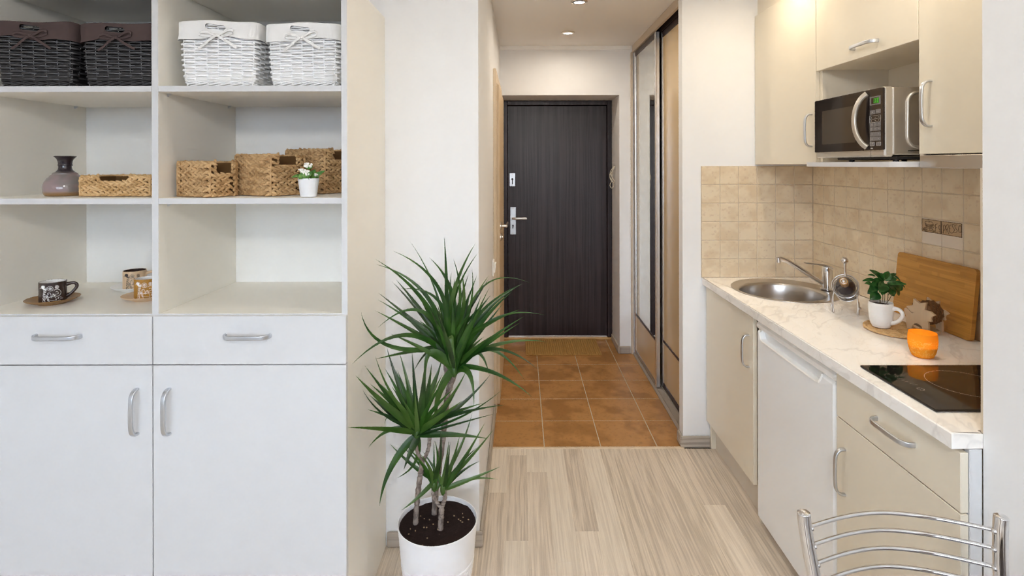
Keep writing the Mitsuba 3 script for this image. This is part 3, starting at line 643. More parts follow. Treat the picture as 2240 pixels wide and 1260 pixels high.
for (u0, u1, v0, v1) in ((.08, .88, .455, .560), (.12, .42, .070, .130), (.58, .88, .070, .130)):
    c4 = [(u0, v0), (u1, v0), (u1, v1), (u0, v1), (u0, v0)]
    for p, q in zip(c4[:-1], c4[1:]): gl.append(tube(np.array([cp(*p, .0012), (cp(*p, .0012) + cp(*q, .0012)) / 2, cp(*q, .0012)]), .00035, 4))
gl.append(tube(np.array([cp(.08, .508, .0012), cp(.5, .508, .0012), cp(.88, .508, .0012)]), .00035, 4))
for i in range(3):
    for v in (.533, .482): gl.append(ellipsoid(cp(.21 + .27 * i, v, .0008), (.0006, .0014, .0014), 1))
    for v in (.418, .345): gl.append(tube(np.array([cp(.17 + .26 * i, v, .0009), cp(.22 + .26 * i, v + .006, .0009), cp(.27 + .26 * i, v, .0009)]), .0003, 4))
for u, v in ((.25, .62), (.30, .62), (.62, .625), (.72, .625), (.25, .26), (.70, .265), (.25, .185), (.70, .185), (.24, .10), (.30, .10), (.70, .10), (.78, .10)):
    gl.append(tube(np.array([cp(u, v - .012, .001), cp(u + .012, v, .001), cp(u, v + .012, .001)]), .00035, 4))
gt = meshkit.text_mesh('GRILL', .0042, .0004, True); v = np.asarray(gt.vertices)
o = cp(.12, .020)
gt.vertices = np.c_[o[0] - .0002 - v[:, 2], o[1] - v[:, 0] * .8, o[2] + v[:, 1]]
gl.append(gt)
put('print', cat(gl), 'm_mw_print', mc)
# embossed field on the near side, vents, feet, underside
side = [sweep(np.array([(1.48, M0 + .0035, 1.7335)] + [(1.30 + .034 * math.cos(q), M0 + .0035, 1.6995 + .034 * math.sin(q)) for q in np.linspace(math.pi / 2, math.pi, 9)] + [(1.30 + .034 * math.cos(q), M0 + .0035, 1.5875 + .034 * math.sin(q)) for q in np.linspace(math.pi, 1.5 * math.pi, 9)] + [(1.48, M0 + .0035, 1.5535)]), circ(.007, 8, .006), hint=[0, 1, 0])]
put('side_bead', cat(side), 'm_mw_silver', MW, True)
put('side_groove', bx(1.268, 1.48, M0 + .003, M0 + .0045, 1.541, 1.5435, .0004), 'm_black', MW)
put('under_tray', prism(Polygon([(MX + .05, M0 + .01), (1.49, M0 + .01), (1.49, M1 - .07), (MX + .05, M1 - .07)]), .0095, MZ0 - .0085), 'm_black', MW)
for xx in (MX + .075, 1.46):
    for yy in (M0 + .05, M1 - .12): put('foot', lathe([(0, 0), (.009, 0), (.011, .02), (0, .02)], 14, (xx, yy, 1.5066)), 'm_black', MW)
put('seam', bx(MX + .0035, MX + .004, YS - .0006, YS + .0006, MZ0, MZ1, 0), 'm_mw_black', MW)

# ------------------------------------------------------------------ baskets
def loop_path(w, d, r, n, inset=0.0):
    poly = sbox(-w / 2, -d / 2, w / 2, d / 2).buffer(-r - inset).buffer(r, quad_segs=6)
    L = poly.exterior.length; P_ = []
    for i in range(n):
        q = poly.exterior.interpolate(L * i / n); P_.append([q.x, q.y])
    P_ = np.array(P_)
    t = np.roll(P_, -1, 0) - np.roll(P_, 1, 0); t /= np.linalg.norm(t, axis=1, keepdims=True)
    nr = np.stack([t[:, 1], -t[:, 0]], 1)
    if (nr * P_).sum() < 0: nr = -nr
    return P_, t, nr, L
ICO = trimesh.creation.icosphere(subdivisions=1)
def leaflets(centers, u, v, wn, size):
    """many little spindle shaped blades: centre, long axis u, width axis v, normal wn"""
    B = np.asarray(ICO.vertices) * 1.0
    B = B * np.c_[np.ones(len(B)), (1 - .45 * B[:, 0] ** 2), np.ones(len(B))]
    V = centers[:, None] + size[0] * B[None, :, 0:1] * u[:, None] + size[1] * B[None, :, 1:2] * v[:, None] + size[2] * B[None, :, 2:3] * wn[:, None]
    n, k = len(centers), len(B)
    F = np.asarray(ICO.faces)[None] + (np.arange(n) * k)[:, None, None]
    return trimesh.Trimesh(V.reshape(-1, 3), F.reshape(-1, 3), process=False)
def seagrass_basket(t, w, d, h, ang, origin, rows, bs, hole=None, seed=1):
    """w along local x (front face at -y side), local origin: centre of the bottom; hole: (side, u0, u1, zfrac)"""
    rs = np.random.default_rng(seed)
    R = trimesh.transformations.rotation_matrix(math.radians(ang), [0, 0, 1])[:3, :3]
    o = np.array(origin)
    def out(m): return xf(m, R, o)
    th = .006
    shell = cut(bx(-w / 2 + .005, w / 2 - .005, -d / 2 + .005, d / 2 - .005, .001, h - .004, .003), bx(-w / 2 + .005 + th, w / 2 - .005 - th, -d / 2 + .005 + th, d / 2 - .005 - th, .010, h + .1, .001))
    hz = h - .004
    if hole:
        sd, u0, u1, zf = hole
        hz = h * zf
        hb = bx(u0, u1, -d / 2 - .05, -d / 2 + .05, hz, h + .1, .0) if sd == 'y' else bx(w / 2 - .05, w / 2 + .05, u0, u1, hz, h + .1, .0)
        shell = cut(shell, hb)
    put('shell', out(shell), 'm_seagrass_core', t)
    def inhole(p):
        if not hole: return np.zeros(len(p), bool)
        if sd == 'y': return (p[:, 0] > u0) & (p[:, 0] < u1) & (p[:, 1] < -d / 2 + .02)
        return (p[:, 1] > u0) & (p[:, 1] < u1) & (p[:, 0] > w / 2 - .02)
    rh = h / rows
    for r in range(rows):
        n = max(14, int(2 * (w + d) / (rh * 1.15)))
        Pp, tt, nn, L = loop_path(w, d, .006, n)
        z = (r + .5) * rh
        sh = rs.random() * L / n
        for side in (0,):
            c = []; u = []; v = []; m = []
            sgn = 1
            keep = ~(inhole(Pp) & (z > hz + rh * .15))
            for up in (1, -1):
                k = keep
                ctr = np.c_[Pp + nn * (.002 + .0012 * rs.random((n, 1))) + tt * (0 if up > 0 else L / n * .5), np.full(n, z + up * rh * .20)]
                a = math.radians(27) * up * sgn + rs.normal(0, .10, n)
                uu = np.c_[tt * np.cos(a)[:, None], np.sin(a)]
                nn3 = np.c_[nn, np.zeros(n)]
                nn3 = nn3 + uu * rs.normal(.18, .08, (n, 1)); nn3 /= np.linalg.norm(nn3, axis=1, keepdims=True)
                vv = np.cross(nn3, uu)
                c.append(ctr[k]); u.append(uu[k]); v.append(vv[k]); m.append(nn3[k])
            mesh = leaflets(np.vstack(c), np.vstack(u), np.vstack(v), np.vstack(m), (rh * .98, rh * .315, .0052))
            mesh.vertices[:, 2] = np.maximum(mesh.vertices[:, 2], .0006)
            put('braid', out(mesh), bs, t, True)
    def rope(path, r0, pitch):
        p = spline(path, max(6, int(np.linalg.norm(np.diff(np.array(path), axis=0), axis=1).sum() / pitch))) if len(path) > 2 else np.linspace(path[0], path[1], max(4, int(np.linalg.norm(np.array(path[1]) - np.array(path[0])) / pitch)))
        tt = np.gradient(p, axis=0); tt /= np.linalg.norm(tt, axis=1, keepdims=True)
        side = np.cross(tt, [0.3, 0.2, 1.0]); side /= np.linalg.norm(side, axis=1, keepdims=True)
        u = tt + .55 * side * np.where(np.arange(len(p)) % 2, 1, 1)[:, None]; u /= np.linalg.norm(u, axis=1, keepdims=True)
        w_ = np.cross(u, side); w_ /= np.linalg.norm(w_, axis=1, keepdims=True)
        return leaflets(p, u, np.cross(w_, u), w_, (pitch * 1.0, r0 * .9, r0))
    Pp, tt, nn, L = loop_path(w, d, .006, 120)
    rim = []
    q = np.c_[Pp, np.full(len(Pp), h - .0035)]
    for seg in np.split(np.arange(len(q)), np.nonzero(np.diff(inhole(Pp).astype(int)))[0] + 1):
        if not inhole(Pp)[seg[0]] and len(seg) > 3: rim.append(rope(q[seg], .0055, .0085))
    if hole:
        if sd == 'y': c3 = [(u0, -d / 2, h), (u0, -d / 2, hz), (u1, -d / 2, hz), (u1, -d / 2, h)]
        else: c3 = [(w / 2, u0, h), (w / 2, u0, hz), (w / 2, u1, hz), (w / 2, u1, h)]
        hr = [rope([c3[i], c3[i + 1]], .0048, .0085) for i in range(3)]
        put('handle_edge', out(cat(hr)), bs, t, True)
    put('rim', out(cat(rim)), bs, t, True)
    put('foot_edge', out(rope(np.r_[np.c_[Pp + nn * .0, np.full(len(Pp), .0048)]], .0046, .0085)), bs, t, True)
    for cx_, cy_ in ((-1, -1), (1, -1)):
        put('corner_edge', out(tube(np.array([(cx_ * (w / 2 + .001), cy_ * (d / 2 + .001), .004), (cx_ * (w / 2 + .0015), cy_ * (d / 2 + .0015), h / 2), (cx_ * (w / 2 + .001), cy_ * (d / 2 + .001), h - .003)]), .0036, 6)), bs, t, True)
ZS2 = 1.4002
def frame_of(corner, left, right, back_gap=0.0):
    c, l, r = np.array(corner), np.array(left), np.array(right)
    w, d = np.linalg.norm(l - c), np.linalg.norm(r - c)
    e = (c - l) / w; ang = math.degrees(math.atan2(e[1], e[0]))
    f_ = np.array([-e[1], e[0]])
    ctr = (l + c) / 2 + f_ * d / 2
    return w, d, ang, (ctr[0], ctr[1], ZS2)
B1 = thing('seagrass_basket', 'smallest braided seagrass basket, at the left end of the row', 'basket')
w_, d_, an_, o_ = frame_of((-.968, 1.702), (-1.103, 1.750), (-.931, 1.804))
seagrass_basket(B1, w_ - .008, d_ - .008, .112, an_, o_, 6, 'm_seagrass', ('x', -.032, .034, .62), 3)
B2 = thing('seagrass_basket', 'middle-sized braided seagrass basket between the two others, partly behind the flower pot', 'basket')
w_, d_, an_, o_ = frame_of((-.800, 1.748), (-.962, 1.836), (-.736, 1.868))
seagrass_basket(B2, w_ - .008, d_ - .006, .1346, an_, o_, 7, 'm_seagrass', ('x', -.038, .036, .72), 4)
B3 = thing('seagrass_basket', 'tallest braided seagrass basket at the back, against the right side of the shelf', 'basket')
w_, d_, an_, o_ = frame_of((-.6816, 1.900), (-.857, 1.988), (-.612, 2.036))
seagrass_basket(B3, w_ - .006, d_ - .006, .1556, an_, o_, 8, 'm_seagrass', ('x', -.04, .036, .74), 5)
B4 = thing('seagrass_tray', 'low pale seagrass tray with a notched front beside the grey vase', 'tray')
seagrass_basket(B4, .222, .150, .067, 0, (-1.311, 1.842, ZS2), 4, 'm_seagrass_pale', ('y', -.055, .050, .60), 6)

def wicker_basket(t, w, d, h, ang, origin, dark, seed, tilt=0.0):
    rs = np.random.default_rng(seed)
    R = trimesh.transformations.rotation_matrix(math.radians(ang), [0, 0, 1])[:3, :3]; o = np.array(origin)
    bs, lb = ('m_wicker_dark', 'm_liner_brown') if dark else ('m_wicker_white', 'm_liner_white')
    out = lambda m: xf(m, R, o)
    ns = 2 * int((w + d) / .037)
    rows = 21; rh = (h - .030) / rows
    taper = lambda z: -.010 * (1 - z / h) + .006 * math.sin(math.pi * min(1, z / h))
    def pos(frac, z, off):
        Pp, tt, nn, L = cache
        return None
    N = ns * 6
    Pp, tt, nn, L = loop_path(w - .012, d - .012, .022, N)
    for r in range(rows):
        z = .026 + (r + .5) * rh
        ph = np.arange(N) * np.pi * ns / N + np.pi * (r % 2)
        off = .0050 * np.cos(ph) + taper(z)
        wob = .0011 * np.sin(np.arange(N) * 2 * np.pi / N * 3 + rs.random() * 6) + .0006 * rs.normal(0, 1, N).cumsum() / math.sqrt(N) + tilt * Pp[:, 0] * math.sin(math.pi * z / h)
        wob -= wob.mean() * 0
        wob[-1] = wob[0]
        p = np.c_[Pp + nn * off[:, None], z + wob]
        thick = .80 + .32 * (np.cos(ph) * .5 + .5) + .12 * rs.random(N)
        m = sweep(p, circ(rh * .41, 6, .0022), True, [0, 0, 1], thick)
        put('strand', out(m), bs, t, True)
    idx = [int((k + .5) * N / ns) % N for k in range(ns)]
    for i in idx:
        q = [np.r_[Pp[i] + nn[i] * (taper(z) + .0), z] for z in (.004, h * .35, h * .7, h - .006)]
        put('stake', out(tube(np.array(q), .0023 if not dark else .0020, 6)), bs, t, True)
    ft = []
    for k in range(3):
        p = np.c_[Pp + nn * (.0042 * np.cos(np.arange(N) * 2 * np.pi * ns / 3 / N + k * 2.1) + taper(0) + .001)[:, None], .019 + .003 * np.sin(np.arange(N) * 2 * np.pi * ns / 3 / N + k * 2.1)]
        ft.append(tube(p, .0022, 6, True))
    for k in range(ns):
        i0 = idx[k]; ii = [(i0 + s) % N for s in (0, 4, 9, 14)]
        q = [np.r_[Pp[j] + nn[j] * (taper(0) + .002 + .002 * (s % 2)), z] for s, (j, z) in enumerate(zip(ii, (.017, .012, .006, .003)))]
        ft.append(tube(np.array(q), .0024, 6))
    put('foot_border', out(cat(ft)), bs, t, True)
    put('base', out(bx(-w / 2 + .02, w / 2 - .02, -d / 2 + .02, d / 2 - .02, .010, .014, .001)), bs, t)
    inner = cut(bx(-w / 2 + .010, w / 2 - .010, -d / 2 + .010, d / 2 - .010, .014, h - .006, .01), bx(-w / 2 + .013, w / 2 - .013, -d / 2 + .013, d / 2 - .013, .018, h + .1, .01))
    put('lining', out(inner), 'm_black' if dark else lb, t)
    # cloth rim folded over the edge
    M_ = 120
    Pp, tt, nn, L = loop_path(w, d, .024, M_)
    s = np.arange(M_) / M_ * 2 * np.pi
    drop = .052 + .005 * np.sin(3 * s + seed) + .003 * np.sin(7 * s + 2 * seed)
    prof = [(-.012, 1.0), (-.011, .35), (-.006, -.02), (.001, -.07), (.007, -.01), (.0075, .35), (.0065, .7), (.0078, 1.0), (.0063, 1.0), (.005, .7), (.006, .35), (.0045, .05), (.0, -.03), (-.006, .03), (-.0095, .35), (-.0105, 1.0)]
    Vv = []
    for q, (of, fz) in enumerate(prof):
        ripple = .0016 * np.sin(9 * s + 3 * fz + seed) + .0012 * np.sin(17 * s + 5 * fz + 2 * seed)
        top = h + .0022 * np.sin(5 * s + seed)
        Vv.append(np.c_[Pp + nn * (of - .001 + ripple * max(0, fz))[:, None], top - fz * drop])
    K = len(prof); V = np.stack(Vv, 1).reshape(-1, 3); Fc = []
    for i in range(M_):
        for j in range(K):
            a, b = i * K + j, i * K + (j + 1) % K; c, e = ((i + 1) % M_) * K + j, ((i + 1) % M_) * K + (j + 1) % K
            Fc += [[a, c, e], [a, e, b]]
    lin = trimesh.Trimesh(V, Fc, process=False)
    if lin.volume < 0: lin.invert()
    hb = prism(Polygon(rrect(.062, .017, .007)), .06); hv = np.asarray(hb.vertices); hb.vertices = np.c_[hv[:, 0] - .003, -d / 2 + .022 - hv[:, 2], h - .0175 + hv[:, 1] - .12 * hv[:, 0]]; hb.fix_normals()
    lk = put('liner', out(cut(lin, hb)), lb, t, 40)
    # bow: knot, two loops, two tails
    kx, ky, kz = .004, -d / 2 - .0095, h - .044
    def rib(pts, wd=.0042):
        return sweep(spline(pts, 18), circ(wd, 8, .0011), hint=[0.15, 0, 1])
    A = lambda x, y, z: (kx + x * 1.45, ky + y, kz + z * 1.35)
    bw = [ellipsoid(A(0, 0, 0), (.0055, .004, .0055), 2),
          rib([A(0, 0, 0), A(.012, -.003, .006), A(.028, -.004, .013), A(.034, -.002, .009), A(.024, .001, .002), A(.004, .001, 0)]),
          rib([A(0, 0, 0), A(-.012, -.003, .003), A(-.030, -.003, .007), A(-.036, -.001, .002), A(-.022, .001, -.002), A(-.004, .001, 0)]),
          rib([A(.001, -.001, 0), A(.012, -.005, -.008), A(.026, -.004, -.018), A(.042, -.003, -.027 - .003 * (seed % 2))]),
          rib([A(-.001, -.001, 0), A(-.012, -.005, -.009), A(-.024, -.004, -.020), A(-.038, -.003, -.030)])]
    put('bow', out(cat(bw)), lb, lk, True)
ZS3 = 1.7462
g = thing('wicker_basket', 'dark wicker basket with a brown cloth liner at the far left of the shelf', 'basket', None)
wicker_basket(g, .238, .270, .207, 4, (-1.558, 1.868, ZS3), True, 1)
g = thing('wicker_basket', 'dark brown wicker basket with a brown cloth liner next to the divider', 'basket', None)
wicker_basket(g, .240, .270, .200, 0, (-1.277, 1.865, ZS3), True, 2, .010)
g = thing('wicker_basket', 'white wicker basket with a white cloth liner on the left of the white pair', 'basket', None)
wicker_basket(g, .240, .270, .207, 4, (-.970, 1.866, ZS3), False, 3)
g = thing('wicker_basket', 'white wicker basket with a white cloth liner on the right of the white pair', 'basket', None)
wicker_basket(g, .232, .270, .200, -2.0, (-.689, 1.866, ZS3), False, 4, .035)

# ------------------------------------------------------------------ vase and flower on the middle shelf
mat('m_vase', P(proc(lambda p, n, uv: mix(mix((.26, .15, .06), mix((.20, .178, .165), (.27, .195, .195), smoothstep(.42, .66, tfbm(p.x * 22, p.y * 22, p.z * 22, 3))), smoothstep(ZS2 + .006, ZS2 + .018, p.z)), (.018, .012, .016), smoothstep(ZS2 + .070, ZS2 + .084, p.z))), .12, spec=.6))
V = thing('vase', 'squat grey-brown glazed vase with a dark flared neck', 'vase')
prof = [(0, 0), (.052, 0), (.0565, .005), (.059, .014), (.0595, .030), (.056, .044), (.048, .057), (.037, .069), (.0345, .0715), (.0345, .0745), (.031, .076), (.025, .080), (.0195, .086), (.0180, .092), (.0180, .099), (.0200, .1005), (.0200, .1035), (.0190, .105), (.0195, .114), (.0225, .122), (.0280, .128), (.0305, .1302), (.0300, .132), (.0270, .1312), (.0195, .122), (.0165, .112), (.0155, .095), (.022, .080), (.040, .055), (.045, .03), (.03, .012), (0, .010)]
put('body', lathe(prof, 56, (-1.533, 1.84, ZS2)), 'm_vase', V, 35)
mat('m_leaf_kal', P(proc(lambda p, n, uv: mix((.045, .13, .025), (.12, .24, .05), smoothstep(.4, .75, tfbm(p.x * 90, p.y * 90, p.z * 90, 2)))), .35))
mat('m_blossom', P((.84, .82, .76), .6)); mat('m_bud_green', P((.12, .25, .05), .5)); mat('m_pot_white', P((.78, .79, .80), .32))
mat('m_soil', P(proc(lambda p, n, uv: mix((.022, .013, .012), (.009, .006, .006), tfbm(p.x * 300, p.y * 300, p.z * 300, 2))), .95, spec=.1))
K = thing('flower_pot', 'tiny white pot with a white-flowered plant in front of the seagrass baskets', 'potted plant')
kx, ky = -.671, 1.727
put('pot', lathe([(0, 0), (.0235, 0), (.0245, .001), (.0320, .0565), (.0318, .058), (.0300, .058), (.0225, .012), (0, .010)], 40, (kx, ky, ZS2)), 'm_pot_white', K, 40)
put('soil', lathe([(.0292, 0), (.02, .002), (0, .003)], 24, (kx, ky, ZS2 + .0505)), 'm_soil', K, True)
def blade(base, tip, width, bend=0.0, up=(0, 0, 1), nseg=10, shape=None, fold=.25, curl=0.0, side=None):
    """a leaf with a folded midrib and a little thickness"""
    b, e = np.array(base, float), np.array(tip, float); u = np.array(up, float)
    tt = np.linspace(0, 1, nseg)
    ctrl = (b + e) / 2 + u * bend
    p = ((1 - tt) ** 2)[:, None] * b + (2 * tt * (1 - tt))[:, None] * ctrl + (tt ** 2)[:, None] * e
    return blade_path(p, width, shape, fold, side)
def blade_path(p, width, shape=None, fold=.25, side=None):
    n = len(p); tt = np.linspace(0, 1, n)
    prof = shape(tt) if shape else np.sin(np.pi * np.clip(tt, 0, 1) ** .8) ** .8
    t = np.gradient(p, axis=0); t /= np.linalg.norm(t, axis=1, keepdims=True) + 1e-9
    s = np.cross(t, np.array([0, 0, 1.0]) if side is None else np.array(side, float)); s /= np.linalg.norm(s, axis=1, keepdims=True) + 1e-9
    nr = np.cross(s, t)
    wd = (prof * width / 2)[:, None]
    L, C_, R_ = p + s * wd + nr * wd * fold, p, p - s * wd + nr * wd * fold
    L2, R2 = p + s * wd * .5 + nr * wd * fold * .38, p - s * wd * .5 + nr * wd * fold * .38
    v = np.vstack([L, L2, C_, R2, R_]); f = []
    for q in range(4):
        i = np.arange(n - 1); a, b2 = q * n + i, (q + 1) * n + i
        f += [np.stack([a, b2, a + 1], 1), np.stack([a + 1, b2, b2 + 1], 1)]
    return trimesh.Trimesh(v, np.vstack(f), process=False)
kz = ZS2 + .056
def kl(x, y, z): return (kx + x, ky + y, kz + z)
for b, e, wd, bd, sd in [((-.004, -.010, 0), (-.046, -.022, .004), .026, .012, (0, -.5, 1)), ((.006, -.008, 0), (.058, -.012, .026), .020, .000, (-.3, -.8, .6)), ((0, -.014, 0), (-.018, -.032, .000), .030, .012, (0, -1, .6)),
                         ((.004, -.014, 0), (.020, -.030, .012), .030, .010, (0, -1, .5)), ((.008, .0, 0), (.026, -.010, .030), .020, .004, (0, -1, .2)), ((-.006, .006, 0), (-.036, .020, .010), .026, .010, (0, 0, 1)), ((.006, .008, 0), (.034, .024, .012), .024, .008, (0, 0, 1))]:
    put('leaf', blade(kl(*b), kl(*e), wd, bd, (0, 0, 1), 10, None, .25, 0, sd), 'm_leaf_kal', K, True)
rk = random.Random(3)
for (cx_, cz_, cy_, sp_, n_) in ((.001, .042, -.004, .0125, 30), (-.0165, .0255, -.006, .0105, 20), (-.002, .017, -.014, .0150, 34), (.0265, .0105, -.004, .0080, 12)):
    stem = put('flower_stem', tube(np.array([kl(0, 0, -.004), kl(cx_ * .5, cy_ * .5, cz_ * .45), kl(cx_, cy_, cz_)]), .0012, 6), 'm_bud_green', K, True)
    fl = []
    for i in range(n_):
        a, q = rk.random() * 6.28, math.sqrt(rk.random())
        fl.append(ellipsoid(kl(cx_ + sp_ * q * math.cos(a), cy_ - .006 * rk.random(), cz_ + sp_ * .55 * q * math.sin(a) + .002), (.0031 * rk.uniform(.7, 1.15),) * 3, 1))
    lab(put('blossom_cluster', cat(fl), 'm_blossom', stem, True), kind='stuff')
    put('sepals', ellipsoid(kl(cx_, cy_ + .003, cz_ - .003), (sp_ * 1.0, .006, sp_ * .75), 1), 'm_bud_green', stem, True)

# ------------------------------------------------------------------ coffee cups and saucers
mat('m_c_dark', P((.030, .017, .014), .22, spec=.55)); mat('m_c_ochre', P((.36, .17, .025), .25, spec=.5)); mat('m_c_beige', P((.60, .43, .27), .3, spec=.45)); mat('m_c_white', P((.80, .79, .77), .2, spec=.5))
mat('m_s_brown', P((.24, .125, .04), .3, spec=.45)); mat('m_print_white', P((.85, .84, .82), .4)); mat('m_print_dark', P((.03, .025, .03), .4))
ZC = 1.0436
def px(x, y): return ((x - 915) / 441.0, ((1010 - (x - 480) * .10) - y) / 615.0)
PRINT = []
for (cx_, cy_, rx, ry) in [(835, 530, 88, 72), (835, 530, 42, 33), (835, 530, 20, 14), (1037, 482, 58, 48), (1037, 482, 34, 27), (1037, 482, 14, 11), (735, 770, 38, 32), (735, 770, 18, 14), (895, 828, 122, 58)]:
    PRINT.append(arc2d(cx_, cy_, rx, ry))
PRINT += [arc2d(1035, 652, 122, 105, -140, 170, 26), arc2d(1035, 655, 45, 40, -150, 130, 16), np.array([(860, 800), (858, 740), (845, 680), (805, 652), (760, 672), (748, 700), (775, 705), (790, 690)]), np.array([(880, 810), (890, 750), (920, 700), (960, 690), (992, 720), (975, 745), (940, 725)]),
          arc2d(897, 835, 128, 112, 5, 175, 22), arc2d(905, 955, 140, 38, 10, 200, 20), np.array([(770, 905), (745, 850), (735, 805)]), np.array([(1052, 840), (1080, 800), (1070, 845), (1100, 800), (1150, 780), (1165, 810), (1130, 830), (1215, 828)]), np.array([(1055, 880), (1065, 905), (1090, 885), (1140, 888)]), np.array([(715, 1005), (720, 970), (760, 1000), (770, 970)]),
          np.array([(640, 590), (665, 555), (690, 575), (715, 520), (712, 495)])]
BFLY = Polygon([(522, 560), (588, 452), (640, 448), (652, 470), (676, 442), (680, 500), (660, 520), (690, 545), (650, 552), (620, 572), (600, 540)])
def cup(name_label, center, cup_m, in_m, sauc_m, sauc_label, print_m):
    cx_, cy_ = center
    s = thing('saucer', sauc_label, 'saucer')
    put('plate', lathe([(0, .0), (.038, .0), (.040, .002), (.058, .009), (.072, .0165), (.0735, .0185), (.0725, .0195), (.070, .0185), (.055, .0115), (.040, .0065), (.030, .0055), (0, .0055)], 56, (cx_, cy_, ZC)), sauc_m, s, 35)
    c = thing('coffee_cup', name_label, 'cup')
    z = ZC + .0068; Rr, Hh = .0365, .067
    put('body', lathe([(0, 0), (.033, 0), (.0355, .0015), (Rr, .005), (Rr, Hh - .001), (Rr - .0008, Hh), (Rr - .0022, Hh - .0004)], 56, (cx_, cy_, z)), cup_m, c, 40)
    put('inside', lathe([(Rr - .0021, Hh - .0005), (Rr - .0026, Hh - .002), (Rr - .003, .008), (.028, .005), (0, .0045)], 48, (cx_, cy_, z)), in_m, c, 40)
    ha = math.radians(30); e = np.array([math.cos(ha), math.sin(ha), 0])
    hp = [(.0345, .053), (.043, .0545), (.055, .0555), (.062, .050), (.062, .041), (.055, .030), (.045, .020), (.0345, .0135)]
    put('handle', sweep(spline([np.array([cx_, cy_, z]) + e * r + np.array([0, 0, q]) for r, q in hp], 28), circ(.0038, 10, .0048), hint=[-e[1], e[0], 0.001], scale=np.r_[np.linspace(1.5, 1, 6), np.ones(16), np.linspace(1, 1.5, 6)]), cup_m, c, True)
    va = math.atan2(-cy_, -cx_) if False else math.atan2(0 - cy_, 0 - cx_)
    def on(u, v, l):
        v = max(v, .075)
        ph = va + math.asin(max(-.98, min(.98, u))); rr_ = Rr + l
        return (cx_ + rr_ * math.cos(ph), cy_ + rr_ * math.sin(ph), z + v * Hh)
    def onp(xx, yy, l): u, v = px(xx, yy); return on(u, v, l)
    st = []
    for ln in PRINT:
        lw = 7 if len(ln) in (8, 4) and np.mean(np.array(ln)[:, 0]) > 1040 else 11
        q = spline(ln, max(24, len(ln) * 6)) if len(ln) > 3 and len(ln) < 12 else np.array(ln)
        st.append(ribbon2d(q, lw, onp, .0003))
    tv, tf = trimesh.creation.triangulate_polygon(BFLY, engine='earcut')
    st.append(trimesh.Trimesh(np.array([onp(x, y, .0003) for x, y in tv]), tf, process=False))
    tm = meshkit.text_mesh('COFFEE', 78, .5, True); tv = np.asarray(tm.vertices); top = tv[:, 2] > .25
    ff = np.asarray(tm.faces); ff = ff[top[ff].all(1)]
    wx = tv[:, 0].max()
    uu = tv[:, 0] / wx
    # reads upwards along the left of the picture, leaning a little like the photographed script
    X_ = 690 - tv[:, 1] * .95 + 22 * uu + 26 * uu ** 3 - 8; Y_ = 975 - uu * 440 - tv[:, 1] * .18
    st.append(trimesh.Trimesh(np.array([onp(x, y, .00032) for x, y in zip(X_, Y_)]), ff, process=False))
    put('print', cat(st), print_m, c)
cup('dark brown coffee cup printed COFFEE in white, at the left front of the shelf', (-1.555, 1.816), 'm_c_dark', 'm_c_white', 'm_s_brown', 'brown saucer under the dark coffee cup', 'm_print_white')
cup('ochre coffee cup printed COFFEE in white, half hidden by the divider', (-1.277, 1.865), 'm_c_ochre', 'm_c_white', 'm_c_beige', 'beige saucer under the ochre coffee cup', 'm_print_white')
cup('beige coffee cup printed COFFEE in black, dark inside, at the back of the shelf', (-1.416, 2.004), 'm_c_beige', 'm_c_dark', 'm_c_white', 'white saucer under the beige coffee cup', 'm_print_dark')

# ------------------------------------------------------------------ tall potted dracaena
D = thing('potted_dracaena', 'tall green dracaena with three canes in a white ribbed pot on the floor', 'potted plant')
DX, DY = -.292, 1.897
pr = [(0, 0), (.104, 0), (.108, .003), (.112, .04), (.1145, .070)]
for k in range(4):
    z = .088 + k * .016; pr += [(.1155 + k * .0022, z), (.1190 + k * .0022, z + .004), (.1190 + k * .0022, z + .010), (.1165 + k * .0022, z + .013)]
pr += [(.1270, .165), (.1345, .255), (.1365, .262), (.1375, .267), (.1370, .2705), (.1345, .2712), (.1325, .268), (.1310, .255), (.120, .13), (.10, .02), (0, .02)]
mat('m_pot_big', P((.78, .785, .80), .38, spec=.4))
put('pot', lathe(pr, 72, (DX, DY, 0)), 'm_pot_big', D, 30)
ng = 40; rr_, th_ = np.meshgrid(np.linspace(0, .131, 16), np.linspace(0, 2 * np.pi, ng, endpoint=False), indexing='ij')
sv = np.c_[(DX + rr_ * np.cos(th_)).ravel(), (DY + rr_ * np.sin(th_)).ravel(), np.full(rr_.size, .2555)]
sv[:, 2] += .010 * (meshkit.fbm(sv * 40, 3, 3) - .5) + .006 * (meshkit.noise(sv * 220, 9) - .5)
f = []
for i in range(15):
    for j in range(ng):
        a, b = i * ng + j, i * ng + (j + 1) % ng; f += [[a, a + ng, b + ng], [a, b + ng, b]]
put('soil', trimesh.Trimesh(sv, f, process=False), 'm_soil', D, True)
mat('m_pebble', P((.25, .17, .10), .7))
rp = random.Random(9); pb = []
for k in range(26):
    a, q = rp.random() * 6.28, .12 * math.sqrt(rp.random())
    pb.append(ellipsoid((DX + q * math.cos(a), DY + q * math.sin(a), .2585), (rp.uniform(.0015, .0035), rp.uniform(.0015, .003), .002), 1))
lab(put('pebbles', cat(pb), 'm_pebble', D, True), kind='stuff')
